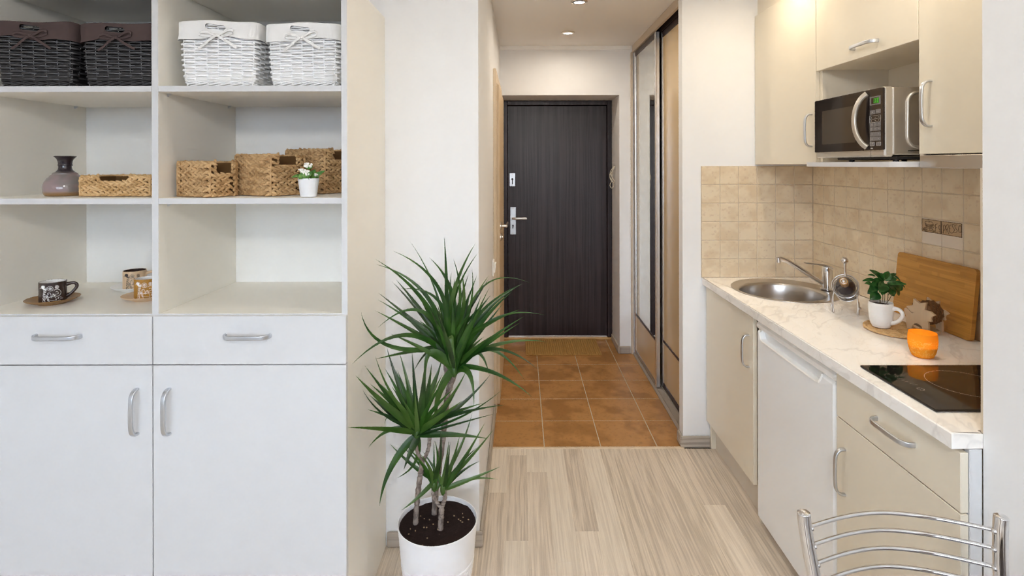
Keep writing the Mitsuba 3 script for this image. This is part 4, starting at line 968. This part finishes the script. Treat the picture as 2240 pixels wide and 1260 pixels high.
LEAF = [[0,-255,1851,1155,-258,1830,1265,20],[0,-338,1961,1122,-405,1983,1225,9],[0,-332,1805,1163,-419,1775,1222,17],[0,-285,1872,1151,-316,1868,1185,22],[0,-198,1855,1154,-153,1839,1238,19],[0,-188,1877,1138,-143,1869,1206,14],[0,-207,1830,1100,-226,1801,1196,15],[0,-247,1947,1017,-239,1966,1091,26],[0,-196,1873,1051,-204,1861,1135,24],[0,-163,1818,1072,-162,1783,1167,12],[0,-180,1913,1049,-155,1916,1114,16],[0,-364,1840,1083,-481,1797,1191,19],[0,-388,1901,1101,-509,1900,1156,17],[0,-329,1863,1069,-416,1853,1080,15],[0,-414,1908,986,-501,1909,1055,18],[0,-404,1917,931,-516,1926,988,18],[0,-510,1769,994,-516,1759,1029,17],[0,-364,1881,1002,-494,1871,941,17],[0,-410,1768,945,-516,1663,894,19],[0,-391,1914,846,-516,1923,817,17],[1,-119,1857,984,-28,1840,1076,24],[1,-82,1810,1058,-1,1788,1109,18],[1,-146,1890,998,-105,1892,1050,24],[1,-157,1885,1000,-137,1885,1052,18],[1,-48,1968,1094,39,1975,1069,10],[1,-128,1940,975,8,1978,1072,18],[1,-46,1892,983,86,1895,977,13],[1,-103,1856,901,-7,1836,968,17],[1,-48,1932,873,89,1960,865,17],[1,-63,1803,889,52,1755,843,17],[1,-98,1836,803,34,1780,743,17],[1,-144,1885,863,12,1885,755,17],[1,-155,1894,850,-111,1896,766,18],[1,-195,1861,804,-156,1787,707,22],[1,-264,1888,755,-298,1900,583,26],[1,-303,1937,846,-388,1960,757,20],[1,-236,1841,916,-222,1841,826,26],[1,-306,1859,863,-324,1854,730,26],[1,-202,1932,917,-170,1971,1027,22],[0,-184,1890,1001,-110,1877,1123,16],[1,-126,1825,896,-28,1772,972,23],[0,-265,1904,954,-270,1903,1032,20],[1,-312,1928,832,-395,1965,853,18],[0,-209,1844,952,-162,1798,1019,22],[1,-217,1925,864,-200,1954,920,16],[0,-316,1944,924,-372,1974,976,23],[1,-299,1897,937,-367,1908,1062,20],[0,-357,1954,976,-459,1997,1083,21],[1,-158,1830,883,-88,1785,947,18],[0,-310,1908,917,-360,1910,958,18],[1,-336,1850,878,-437,1819,939,18],[0,-189,1891,955,-119,1880,1032,18],[1,-193,1807,893,-159,1750,961,23],[0,-189,1931,982,-117,1954,1092,16],[1,-254,1814,938,-277,1756,1051,16],[0,-359,1927,980,-461,1946,1086,17],[1,-110,1856,905,8,1830,992,18],[0,-255,1927,997,-249,1945,1120,16],[1,-150,1932,904,-65,1972,1001,16],[0,-342,1949,916,-426,1985,959,20],[1,-276,1850,954,-319,1820,1088,20],[0,-282,1846,959,-304,1801,1034,16],[1,-164,1816,966,-102,1757,1107,17],[0,-156,1861,938,-58,1822,995,19],[1,-201,1864,947,-172,1846,1076,19],[0,-379,1893,958,-497,1883,1038,16],[1,-185,1935,844,-135,1973,880,21],[0,-219,1885,1004,-180,1869,1127,16],[1,-325,1868,913,-417,1854,1010,18],[0,-132,1889,941,-6,1874,1004,23],[1,-230,1847,946,-229,1815,1071,19],[0,-284,1961,927,-306,2002,985,19],[2,-451,1826,733,-515,1792,844,19],[2,-456,1772,737,-517,1699,848,24],[2,-499,1792,729,-517,1775,773,10],[2,-438,1848,723,-489,1827,864,12],[2,-430,1920,723,-484,1961,848,20],[2,-394,1913,715,-436,1950,832,20],[2,-366,1874,732,-376,1877,861,18],[2,-329,1830,749,-314,1800,874,24],[2,-316,1921,702,-282,1966,816,22],[2,-326,1862,698,-305,1854,826,26],[2,-377,1853,683,-387,1836,785,24],[2,-245,1838,708,-181,1813,822,20],[2,-207,1925,660,-110,1966,749,18],[2,-191,1861,650,-65,1853,739,9],[2,-188,1833,672,-54,1806,707,15],[2,-210,1859,622,-84,1850,660,9],[2,-442,1749,655,-517,1616,725,19],[2,-431,1857,604,-517,1840,548,19],[2,-417,1861,516,-480,1842,350,24],[2,-369,1844,544,-390,1807,493,24],[2,-383,1904,448,-441,1920,400,14],[2,-215,1906,558,-118,1930,533,20],[2,-269,1807,666,-188,1743,749,22],[2,-451,1862,650,-470,1862,611,10],[2,-284,1841,650,-213,1803,760,20],[2,-442,1863,649,-517,1857,720,20],[2,-264,1842,653,-172,1818,696,18],[2,-425,1899,626,-493,1923,647,20],[2,-394,1881,698,-429,1889,791,20],[2,-316,1882,691,-272,1891,778,17],[2,-403,1880,670,-448,1888,735,20],[2,-413,1868,708,-468,1866,808,19],[2,-438,1846,648,-517,1824,686,16],[2,-370,1892,700,-380,1910,798,19],[2,-397,1896,681,-435,1916,758,20],[2,-398,1880,702,-437,1888,798,21],[2,-243,1863,650,-128,1856,692,18],[2,-435,1856,686,-512,1845,762,21],[2,-301,1823,711,-247,1784,808,20],[2,-293,1850,679,-230,1834,748,19],[2,-326,1883,696,-292,1894,786,19],[2,-418,1876,623,-479,1880,640,18],[2,-407,1809,707,-454,1758,797,19],[2,-351,1815,691,-346,1777,764,15],[2,-371,1804,687,-387,1757,756,16],[2,-363,1869,678,-367,1868,749,19],[3,-379,1908,451,-469,1935,517,14],[3,-307,1860,449,-336,1812,542,14],[3,-285,1855,480,-290,1817,586,14],[3,-276,1846,494,-267,1791,636,13],[3,-228,1930,479,-178,1982,605,14],[3,-318,1872,398,-404,1822,348,14],[3,-321,1889,432,-376,1895,483,14],[4,-211,1867,473,-123,1854,629,14],[4,-203,1882,465,-96,1893,586,14],[4,-193,1878,414,-72,1884,461,14],[4,-175,1897,410,-83,1916,397,12],[4,-250,1830,484,-232,1772,603,12],[4,-249,1897,447,-227,1920,514,14],[4,-219,1850,473,-149,1814,596,13],[4,-241,1872,471,-211,1868,579,14],[4,-239,1896,436,-207,1910,463,11],[3,-337,1889,462,-372,1891,504,12],[4,-308,1897,453,-347,1914,497,12],[3,-365,1904,468,-428,1919,519,10],[4,-256,1855,496,-245,1840,575,10],[3,-343,1856,491,-384,1834,557,12],[4,-287,1874,442,-304,1873,469,11],[3,-306,1907,474,-308,1923,533,10],[4,-208,1896,437,-145,1914,464,13],[3,-341,1902,452,-379,1914,488,10],[4,-264,1893,435,-258,1904,462,12],[3,-286,1839,478,-274,1813,524,14],[4,-214,1904,457,-156,1927,505,13],[3,-296,1899,451,-290,1908,484,12]]
CROWN = [[-0.259, 1.905, 0.851], [-0.232, 1.885, 0.789], [-0.358, 1.87, 0.582], [-0.302, 1.885, 0.395], [-0.269, 1.875, 0.388]]
TRUNK = [[[[-0.3697, 1.9, 0.2342], [-0.3621, 1.895, 0.3452], [-0.3499, 1.89, 0.435], [-0.3426, 1.885, 0.4741]], 18], [[[-0.3426, 1.885, 0.4709], [-0.3605, 1.88, 0.5192], [-0.3584, 1.87, 0.5823]], 13], [[[-0.3426, 1.885, 0.4709], [-0.3245, 1.89, 0.5139], [-0.3234, 1.885, 0.611]], 13], [[[-0.3125, 1.95, 0.2561], [-0.2976, 1.94, 0.3986], [-0.2731, 1.93, 0.5816], [-0.2586, 1.92, 0.6986], [-0.2399, 1.9, 0.7545], [-0.2316, 1.885, 0.7982]], 20], [[[-0.2511, 1.912, 0.7179], [-0.2634, 1.91, 0.7746], [-0.2594, 1.905, 0.8561]], 15], [[[-0.2795, 1.87, 0.2415], [-0.2746, 1.87, 0.329]], 19], [[[-0.2746, 1.87, 0.3258], [-0.298, 1.88, 0.3463], [-0.3018, 1.885, 0.4015]], 13], [[[-0.2746, 1.87, 0.3258], [-0.2655, 1.872, 0.3512], [-0.2674, 1.875, 0.401]], 14]]
CLEAF = [[1308,1971,1078,1246,1962,1120,13],[1275,1970,1094,1239,1959,1101,5],[1276,1975,1079,1229,1974,1077,8],[1264,1974,1064,1235,1970,1068,8],[1311,1972,1078,1317,1963,1114,17],[1327,1979,1087,1363,1988,1100,8],[1345,1976,1094,1370,1978,1075,5],[1311,1965,1070,1368,1942,1071,10],[1361,1969,1066,1372,1956,1055,4],[1292,1973,1066,1252,1970,1056,13],[1296,1982,1064,1280,2000,1040,20],[1291,1982,1049,1263,1998,1025,16],[1291,1975,1032,1259,1975,1008,21],[1307,1965,1068,1269,1941,1043,21],[1319,1980,1060,1342,1991,1031,20],[1323,1973,1066,1349,1968,1045,23],[1345,1976,1063,1377,1977,1043,23],[1347,1978,1049,1372,1986,1021,21],[1332,1977,1045,1349,1981,1020,17],[1308,1974,1070,1271,1971,1078,15],[1321,1982,1075,1348,1999,1090,13],[1303,1972,1062,1278,1965,1046,17],[1318,1972,1066,1318,1965,1048,15],[1309,1981,1076,1305,1995,1102,15],[1314,1968,1085,1299,1953,1107,13],[1295,1970,1056,1261,1959,1065,17],[1328,1981,1056,1371,1994,1052,17],[1303,1966,1054,1280,1944,1033,17],[1331,1981,1049,1337,1994,1019,17],[1302,1978,1072,1271,1985,1075,12],[1325,1973,1077,1351,1968,1085,11],[1284,1970,1062,1243,1959,1039,16]]
CSTEM = [[1293,1975,999,1291,1975,1030],[1301,1975,1000,1304,1975,1032],[1309,1975,999,1311,1975,1037],[1318,1975,997,1337,1975,1028],[1320,1975,1006,1322,1975,1032],[1297,1975,997,1287,1975,1026]]

mat('m_cane', P(proc(lambda p, n, uv: mix(mix((.26, .215, .185), (.13, .10, .085), smoothstep(.4, .66, tfbm(p.x * 110, p.y * 110, p.z * 45, 3))), (.06, .042, .036), smoothstep(.62, .9, tnoise(p.x * 60, p.y * 60, p.z * 230)) * .8)), .75))
for pts, w in TRUNK:
    q = spline(pts, 40) if len(pts) > 2 else np.array([np.array(pts[0]) * (1 - t) + np.array(pts[1]) * t for t in np.linspace(0, 1, 24)])
    if len(pts) == 3: q = spline([pts[0], list((np.array(pts[0]) + pts[1]) / 2), pts[1], pts[2]], 24)
    s = np.arange(len(q))
    put('cane', tube(q, w / 2000 * (1 + .10 * np.sin(s * 1.9) + .05 * np.sin(s * 5.1)), 12), 'm_cane', D, True)
def leaf_col(a, b):
    return P(proc(lambda p, n, uv: mix(a, b, smoothstep(.35, .7, tfbm(p.x * 14, p.y * 14, p.z * 14, 2)))), .40, spec=.4)
mat('m_drac_0', leaf_col((.008, .040, .004), (.022, .070, .007))); mat('m_drac_1', leaf_col((.024, .066, .009), (.050, .100, .018))); mat('m_drac_2', leaf_col((.006, .024, .004), (.018, .048, .008)))
shp = lambda t: np.clip(t / .08, .45, 1) ** .6 * (1 - np.clip((t - .22) / .78, 0, 1) ** 1.25)
crowns = []
for k, c in enumerate(CROWN):
    crowns.append(put('crown', ellipsoid(c, (.011, .011, .022), 2), 'm_drac_1', D, True))
rl = random.Random(4)
for (k, vx, vy, vz, tx, ty, tz, w) in LEAF:
    b = np.array(CROWN[k]); v, e = np.array([vx, vy, vz]) / 1000, np.array([tx, ty, tz]) / 1000
    b = b + np.array([rl.uniform(-.006, .006), rl.uniform(-.006, .006), rl.uniform(-.012, .02)])
    L1, L2 = np.linalg.norm(v - b), np.linalg.norm(e - v); m = L1 / (L1 + L2)
    ctrl = (v - (1 - m) ** 2 * b - m * m * e) / max(2 * m * (1 - m), .05)
    t = np.linspace(0, 1, 16)
    p = ((1 - t) ** 2)[:, None] * b + (2 * t * (1 - t))[:, None] * ctrl + (t ** 2)[:, None] * e
    put('leaf', blade_path(p, w * .00106, shp, .22, (rl.uniform(-.25, .25), -.75, .66)), 'm_drac_%d' % (0 if rl.random() < .5 else 1 if rl.random() < .6 else 2), crowns[k], True)

# ------------------------------------------------------------------ things on the worktop
mat('m_bottle', P((.014, .009, .012), .06, spec=.6)); mat('m_foil', P((.30, .16, .05), .28, .6))
ax = np.array([.57, .82, 0]); ax /= np.linalg.norm(ax); tl = math.radians(24)
dirn = ax * math.cos(tl) - np.array([0, 0, 1]) * math.sin(tl)          # from neck to base
e1 = np.array([ax[1], -ax[0], 0]); e2 = np.cross(dirn, e1)
Rb = np.stack([e1, e2, dirn], 1)
bc = np.array([1.291, 2.182, 1.012])
WB = thing('wine_bottle', 'small dark wine bottle with a gold foil neck lying in the chrome holder', 'bottle')
put('glass', xf(lathe([(0, .115), (.030, .115), (.0355, .108), (.036, .095), (.036, .010), (.0345, -.004), (.028, -.018), (.017, -.032), (.0142, -.045), (.0142, -.052)], 36), Rb, bc), 'm_bottle', WB, True)
put('foil', xf(lathe([(.0150, -.036), (.0155, -.050), (.0155, -.078), (.0145, -.082), (0, -.0825)], 28), Rb, bc), 'm_foil', WB, 40)
put('seal', xf(cat([lathe([(.0085, -.0826), (.010, -.0838), (.0115, -.0826)], 20), lathe([(0, -.0845), (.005, -.0838), (.006, -.0826)], 14)]), Rb, bc), 'm_chrome', WB, True)
BH = thing('bottle_holder', 'chrome wire bottle holder on wheels beside the sink', 'bottle holder')
def ringp(c, r, n=48): 
    a = np.arange(n) * 2 * np.pi / n
    return np.array(c) + r * (np.cos(a)[:, None] * e1 + np.sin(a)[:, None] * e2)
put('ring', tube(ringp(bc, .0465), .0026, 10, True), 'm_chrome', BH, True)
put('ring', tube(ringp(bc + dirn * .012, .0415), .0022, 10, True), 'm_chrome', BH, True)
put('ring', tube(ringp(bc + dirn * .085, .0415), .0022, 10, True), 'm_chrome', BH, True)
lat = e1
for s in (-1, 1):
    top = bc + lat * .040 * s - np.array([0, 0, .028]); foot = np.array([bc[0], bc[1], 0]) + lat * .040 * s + np.array([-.002, -.004, .9022])
    put('leg', tube(spline([top, top * .6 + foot * .4 + lat * .003 * s, foot], 16), .0024, 8), 'm_chrome', BH, True)
    wc = np.array([bc[0], bc[1], .9275]) + lat * .046 * s + ax * .012
    wn = np.array([ax, [0, 0, 1]])
    a = np.arange(36) * 2 * np.pi / 36
    put('wheel', cat([tube(wc + .0248 * (np.cos(a)[:, None] * wn[0] + np.sin(a)[:, None] * wn[1]), .0022, 8, True)] + [tube(np.array([wc - .024 * (math.cos(q) * wn[0] + math.sin(q) * wn[1]), wc, wc + .024 * (math.cos(q) * wn[0] + math.sin(q) * wn[1])]), .0012, 6) for q in (0, 1.05, 2.1)] + [ellipsoid(wc + lat * .004 * s, (.005,) * 3, 1)]), 'm_chrome', BH, True)
    put('rail', tube(np.array([bc + dirn * .012 + lat * .0415 * s, bc + dirn * .05 + lat * .042 * s, bc + dirn * .085 + lat * .0415 * s]), .0022, 8), 'm_chrome', BH, True)
hb = bc + dirn * .085 - e2 * 0
put('handle', tube(spline([bc + dirn * .012 + np.array([0, 0, .041]), bc + dirn * .020 + np.array([-.002, 0, .060]), bc + dirn * .022 + np.array([-.004, -.002, .085]), bc + dirn * .024 + np.array([-.006, -.004, .098])], 18), np.linspace(.0026, .0050, 18), 10), 'm_chrome', BH, True)
put('knob', cat([ellipsoid(bc + dirn * .024 + np.array([-.006, -.004, .110]), (.0125,) * 3, 3)]), 'm_chrome', BH, True)

MT = thing('woven_mat', 'round woven straw trivet under the mug plant', 'trivet')
mc_ = np.array([1.352, 1.966, .9])
rs = np.random.default_rng(8); cs, us, vs, ns_ = [], [], [], []
for k, R_ in enumerate(np.arange(.012, .100, .0125)):
    n = max(6, int(2 * np.pi * R_ / .016)); a = np.arange(n) * 2 * np.pi / n + k * .3
    tdir = np.c_[-np.sin(a), np.cos(a), np.zeros(n)]; rdir = np.c_[np.cos(a), np.sin(a), np.zeros(n)]
    u = tdir + rdir * (.45 if k % 2 else -.45) + np.c_[np.zeros((n, 2)), rs.normal(0, .08, n)]; u /= np.linalg.norm(u, axis=1, keepdims=True)
    nr = np.tile([0, 0, 1.0], (n, 1)) + u * rs.normal(.12, .05, (n, 1)); nr /= np.linalg.norm(nr, axis=1, keepdims=True)
    cs.append(mc_ + rdir * R_ + [0, 0, .0045]); us.append(u); ns_.append(nr); vs.append(np.cross(nr, u))
lab(put('weave', leaflets(np.vstack(cs), np.vstack(us), np.vstack(vs), np.vstack(ns_), (.0135, .0072, .0038)), 'm_seagrass_pale', MT, True), kind='stuff')
n = 40; a = np.arange(n) * 2 * np.pi / n; rdir = np.c_[np.cos(a), np.sin(a), np.zeros(n)]; u = np.c_[-np.sin(a), np.cos(a), np.zeros(n)] + .25 * np.c_[np.zeros((n, 2)), np.where(np.arange(n) % 2, 1, -1)]; u /= np.linalg.norm(u, axis=1, keepdims=True); v_ = np.cross(rdir, u)
put('edge', leaflets(mc_ + rdir * .1025 + [0, 0, .0070], u, v_, rdir, (.014, .0050, .0055)), 'm_seagrass_pale', MT, True)
put('core', lathe([(0, .0012), (.100, .0012), (.100, .0045), (0, .0045)], 40, mc_), 'm_seagrass_core', MT)

MP = thing('mug_plant', 'white ribbed mug holding a glossy green coffee plant on the straw trivet', 'potted plant')
mx, my, mz = 1.303, 1.984, .9085
put('mug', lathe([(0, 0), (.024, 0), (.0275, .002), (.031, .010), (.0355, .028), (.0385, .052), (.0392, .075), (.0388, .0895), (.0375, .0905), (.0365, .0895), (.0365, .06), (.030, .015), (0, .008)], 48, (mx, my, mz)), 'm_c_white', MP, 35)
rbm = []
for k in range(20):
    z = .012 + k * .0036
    R_ = np.interp(z, [.010, .028, .052, .075, .0895], [.031, .0355, .0385, .0392, .0388])
    a = np.arange(48) * 2 * np.pi / 48
    rbm.append(tube(np.c_[mx + R_ * np.cos(a), my + R_ * np.sin(a), np.full(48, mz + z)], .0009, 6, True))
put('ribbing', cat(rbm), 'm_c_white', MP, True)
e = np.array([.62, -.78, 0])
hpts = [(.034, .072), (.045, .075), (.058, .073), (.067, .062), (.065, .046), (.054, .032), (.042, .024), (.032, .021)]
put('handle', sweep(spline([np.array([mx, my, mz]) + e * r + np.array([0, 0, z]) for r, z in hpts], 28), circ(.0062, 12, .0068), hint=[-e[1], e[0], .001], scale=np.r_[np.linspace(1.3, 1, 6), np.ones(16), np.linspace(1, 1.3, 6)]), 'm_c_white', MP, True)
put('soil', lathe([(.0362, 0), (.02, .002), (0, .003)], 24, (mx, my, mz + .080)), 'm_soil', MP, True)
mat('m_coffee_leaf', P(proc(lambda p, n, uv: mix((.010, .050, .010), (.030, .095, .020), smoothstep(.4, .7, tfbm(p.x * 60, p.y * 60, p.z * 60, 2)))), .16, spec=.6))
mat('m_stem', P((.15, .11, .05), .6))
for s in CSTEM: put('stem', tube(np.array([np.array(s[:3]), (np.array(s[:3]) + s[3:]) / 2 + [1, -1, 0], np.array(s[3:])]) / 1000., .0014, 6), 'm_stem', MP, True)
rl = random.Random(12)
for (x0, y0, z0, x1, y1, z1, w) in CLEAF:
    b, e_ = np.array([x0, y0, z0]) / 1000., np.array([x1, y1, z1]) / 1000.
    put('leaf', blade(b, e_, w * .00175, .006, (0, -.3, 1), 12, lambda t: np.sin(np.pi * np.clip(t, 0, 1) ** .75) ** .85 + .02, .28, 0, (rl.uniform(-.3, .3), -.8, .55)), 'm_coffee_leaf', MP, True)

CS = thing('wooden_coaster_set', 'animal-shaped wooden holder with a stack of dark brown coasters', 'coaster set')
mat('m_ply_pale', wood((.60, .46, .31), (.52, .38, .24), 120, 6, 'z', .5, .2, .5)); mat('m_ply_brown', wood((.17, .085, .038), (.10, .048, .02), 120, 6, 'z', .6, .5, .55))
pd = np.array([.30, -.954, 0]); pa = np.array([.954, .30, 0]); po = np.array([1.386, 1.968, .9085])
def cpoly(pts): return Polygon([((x - 735) * .000232, (1110 + (x - 735) * .285 - y) * .000222) for x, y in pts])
def flat(poly, depth, thick, bs, name, parent, sm=False):
    m = prism(poly, thick); v = np.asarray(m.vertices)
    m.vertices = po + v[:, 0:1] * pd + v[:, 1:2] * np.array([0, 0, 1.0]) + (v[:, 2:3] + depth) * pa
    m.fix_normals(); return put(name, m, bs, parent, sm)
body = [(690, 835), (694, 790), (722, 776), (760, 812), (805, 862), (900, 850), (1005, 818), (1090, 850), (1162, 912), (1112, 930), (1096, 962), (1108, 1010), (1050, 1000), (1062, 1050), (1068, 1205), (985, 1180), (965, 1085), (905, 1035), (855, 1032), (818, 1062), (806, 1130), (737, 1112), (722, 1010), (716, 900)]
star = [(836, 636), (922, 716), (1026, 706), (1006, 816), (905, 850), (802, 856), (722, 752), (824, 740)]
flat(cpoly(body), 0, .008, 'm_ply_pale', 'front_animal', CS); flat(cpoly(star), .001, .009, 'm_ply_pale', 'star', CS)
flat(cpoly(body), .066, .008, 'm_ply_pale', 'back_animal', CS); flat(cpoly(star), .066, .007, 'm_ply_pale', 'star', CS)
cc = cpoly([(700, 1000), (1130, 1000), (915, 560)]).centroid
for k in range(8):
    a = np.arange(24) * 2 * np.pi / 24 + .13 * (k % 3)
    r_ = np.where(np.arange(24) % 2, .0425, .0385)
    flat(Polygon(np.c_[.044 + r_ * np.cos(a), .0645 + r_ * np.sin(a)]), .0105 + k * .0068, .0058, 'm_ply_brown', 'coaster', CS)
flat(Polygon([(.012, .012), (.072, -.004), (.072, .004), (.012, .020)]), .008, .058, 'm_ply_pale', 'base_bar', CS)

CA = thing('candle_holder', 'orange glass candle holder with a lit candle near the hob', 'candle holder')
mat('m_orange', {'type': 'principledthin', 'base_color': proc(lambda p, n, uv: mix((.90, .38, .035), (.97, .52, .12), smoothstep(.06, .02, dr.abs(tfbm(p.x * 120, p.y * 120, p.z * 120, 2) - .5)) * smoothstep(.962, .950, p.z))), 'roughness': .25, 'diff_trans': .65, 'eta': 1.5}, False)
ca = (1.2475, 1.702, .9002)
put('glass', lathe([(0, .0015), (.024, .0), (.0285, .003), (.0335, .014), (.0378, .032), (.0395, .050), (.0388, .065), (.0372, .0755)], 56, ca), 'm_orange', CA, True)
mat('m_wax', P((.90, .62, .30), .5)); mat('m_flame', diff(.9, .7, .4))
put('wax', lathe([(0, .002), (.026, .003), (.034, .016), (.0368, .034), (.0, .034)], 36, ca), 'm_wax', CA, 40)
fl = put('flame', lathe([(0, .034), (.0035, .037), (.0045, .042), (.0028, .050), (0, .057)], 14, ca), 'm_flame', CA, True)
scene[fl]['emitter'] = {'type': 'area', 'radiance': rgb(16, 9, 4)}

CB = thing('cutting_board', 'bamboo cutting board leaning against the kitchen tiles', 'cutting board')
bp = prism(Polygon(rrect(.385, .2425, .014, 6)), .014)
slot = prism(Polygon(rrect(.014, .062, .0069, 6)), .06, -.02); slot.apply_translation([.170, -.02, 0])
bp = cut(bp, slot)
v = np.asarray(bp.vertices)
lean = math.atan2(.0235, .241)
# local x -> +y (far), local y -> up the board, local z -> away from the wall
yy = 2.030 + v[:, 0]; up = v[:, 1] + .2425 / 2
bp.vertices = np.c_[1.5065 + .014 * math.cos(lean) * 1 + up * math.sin(lean) - v[:, 2] * math.cos(lean), yy, .9005 + up * math.cos(lean) + v[:, 2] * math.sin(lean)]
bp.fix_normals()
put('board', bp, 'm_bamboo', CB, 40)

# ------------------------------------------------------------------ chrome chair in the foreground
CH = thing('chrome_chair', 'chrome tubular chair with a curved wire backrest in the foreground', 'chair')
mat('m_seat', P((.05, .045, .045), .5))
LT, RT = np.array([.507, .984, .872]), np.array([.852, .973, .871])
posts = []
for T_, lo, se, ft in ((LT, (.5195, .974, .766), (.552, .940, .46), (.535, .995, .0)), (RT, (.8445, .965, .766), (.822, .932, .46), (.838, .985, .0))):
    q = spline([T_, lo, se, ((se[0] + ft[0]) / 2, (se[1] + ft[1]) / 2 + .005, .22), ft], 40)
    posts.append(q)
    m = tube(q, .0112, 20)
    d_ = (q[0] - q[2]) / np.linalg.norm(q[0] - q[2])
    k = put('post', m, 'm_chrome', CH, 50)
    cap = trimesh.creation.icosphere(subdivisions=3); cv = np.asarray(cap.vertices); fr_ = np.linalg.svd(d_[None])[2]
    cap.vertices = q[0] + cv[:, 0:1] * .0112 * fr_[1] + cv[:, 1:2] * .0112 * fr_[2] + cv[:, 2:3] * .0042 * d_
    put('cap', cap, 'm_chrome', k, True)
def onpost(q, z):
    i = np.argmin(np.abs(q[:, 2] - z)); j = max(1, min(len(q) - 1, i if q[i, 2] < z else i + 1))
    t = (q[j - 1, 2] - z) / (q[j - 1, 2] - q[j, 2] + 1e-9); return q[j - 1] * (1 - t) + q[j] * t
posts_f = [spline(q, 400) for q in posts]
for k in range(6):
    z = .8455 - k * .0307
    a, b = onpost(posts_f[0], z), onpost(posts_f[1], z)
    mid = (a + b) / 2; bow = np.array([0, .047, 0])
    pts = [a, a * .78 + b * .22 + bow * .62, mid + bow, a * .22 + b * .78 + bow * .62, b]
    r_ = put('rail', tube(spline(pts, 40), .0036, 12), 'm_chrome', CH, True)
    put('weld', cat([ellipsoid(a + (b - a) * .033, (.0042, .0052, .0046), 2), ellipsoid(b + (a - b) * .033, (.0042, .0052, .0046), 2)]), 'm_chrome', r_, True)
seat = prism(Polygon(rrect(.36, .36, .09, 8)), .035); seat.apply_translation([.688, .765, .452])
put('seat', seat, 'm_seat', CH, 40)
for s in (-1, 1):
    q = spline([(.688 + .15 * s, .63, .45), (.688 + .165 * s, .60, .22), (.688 + .175 * s, .575, 0)], 12)
    put('front_leg', tube(q, .0112, 14), 'm_chrome', CH, 50)
    put('seat_rail', tube(np.array([(.688 + .14 * s, .94, .445), (.688 + .15 * s, .77, .443), (.688 + .15 * s, .625, .445)]), .0100, 12), 'm_chrome', CH, True)


# ------------------------------------------------------------------ dark furnishings added behind the camera for the chrome and the glaze to reflect
TB = thing('added_dining_table', 'dark brown dining table added below the view for the chrome chair to reflect', 'table')  # unseen, added to darken the chrome reflections and cut bounce light
put('tabletop', bx(.22, 1.0, -.62, .60, .725, .755, .004), 'm_table', TB)
for xx in (.27, .95):
    for yy in (-.57, .55): put('leg', bx(xx - .025, xx + .025, yy - .025, yy + .025, 0, .725, .003), 'm_table', TB)
SF = thing('added_sofa', 'dark couch added unseen behind the camera for reflections in the chrome', 'added_sofa')  # invented, never in view; gives the chrome something dark to mirror
put('seat', bx(-1.7, .3, -2.1, -1.35, .12, .42, .04), 'm_sofa', SF)
put('backrest', bx(-1.7, .3, -2.34, -2.1, .12, .80, .05), 'm_sofa', SF)
for xx in (-1.9, .3): put('armrest', bx(xx, xx + .2, -2.34, -1.35, .12, .60, .05), 'm_sofa', SF)
for xx in (-1.8, .4):
    for yy in (-2.3, -1.42): put('leg', bx(xx - .03, xx + .03, yy - .03, yy + .03, 0, .12, .003), 'm_table', SF)
for x0, x1, side in ((-2.55, -2.0, 'left'), (.65, 1.0, 'right')):
    q = np.array([(x, YR + .06 + .03 * math.sin((x - x0) * 75), 0) for x in np.linspace(x0, x1, 120)])
    c = sweep(q, rrect(.006, 2.38), hint=[0, 1, 0]); c.apply_translation([0, 0, 1.2]); c.fix_normals()
    k = thing('added_curtain', 'unseen dark brown drape added at the %s of the window to darken the room' % side, 'added_curtain')  # added out of view to lower the ambient light and darken the chrome
    put('cloth', c, 'm_curtain', k, True)
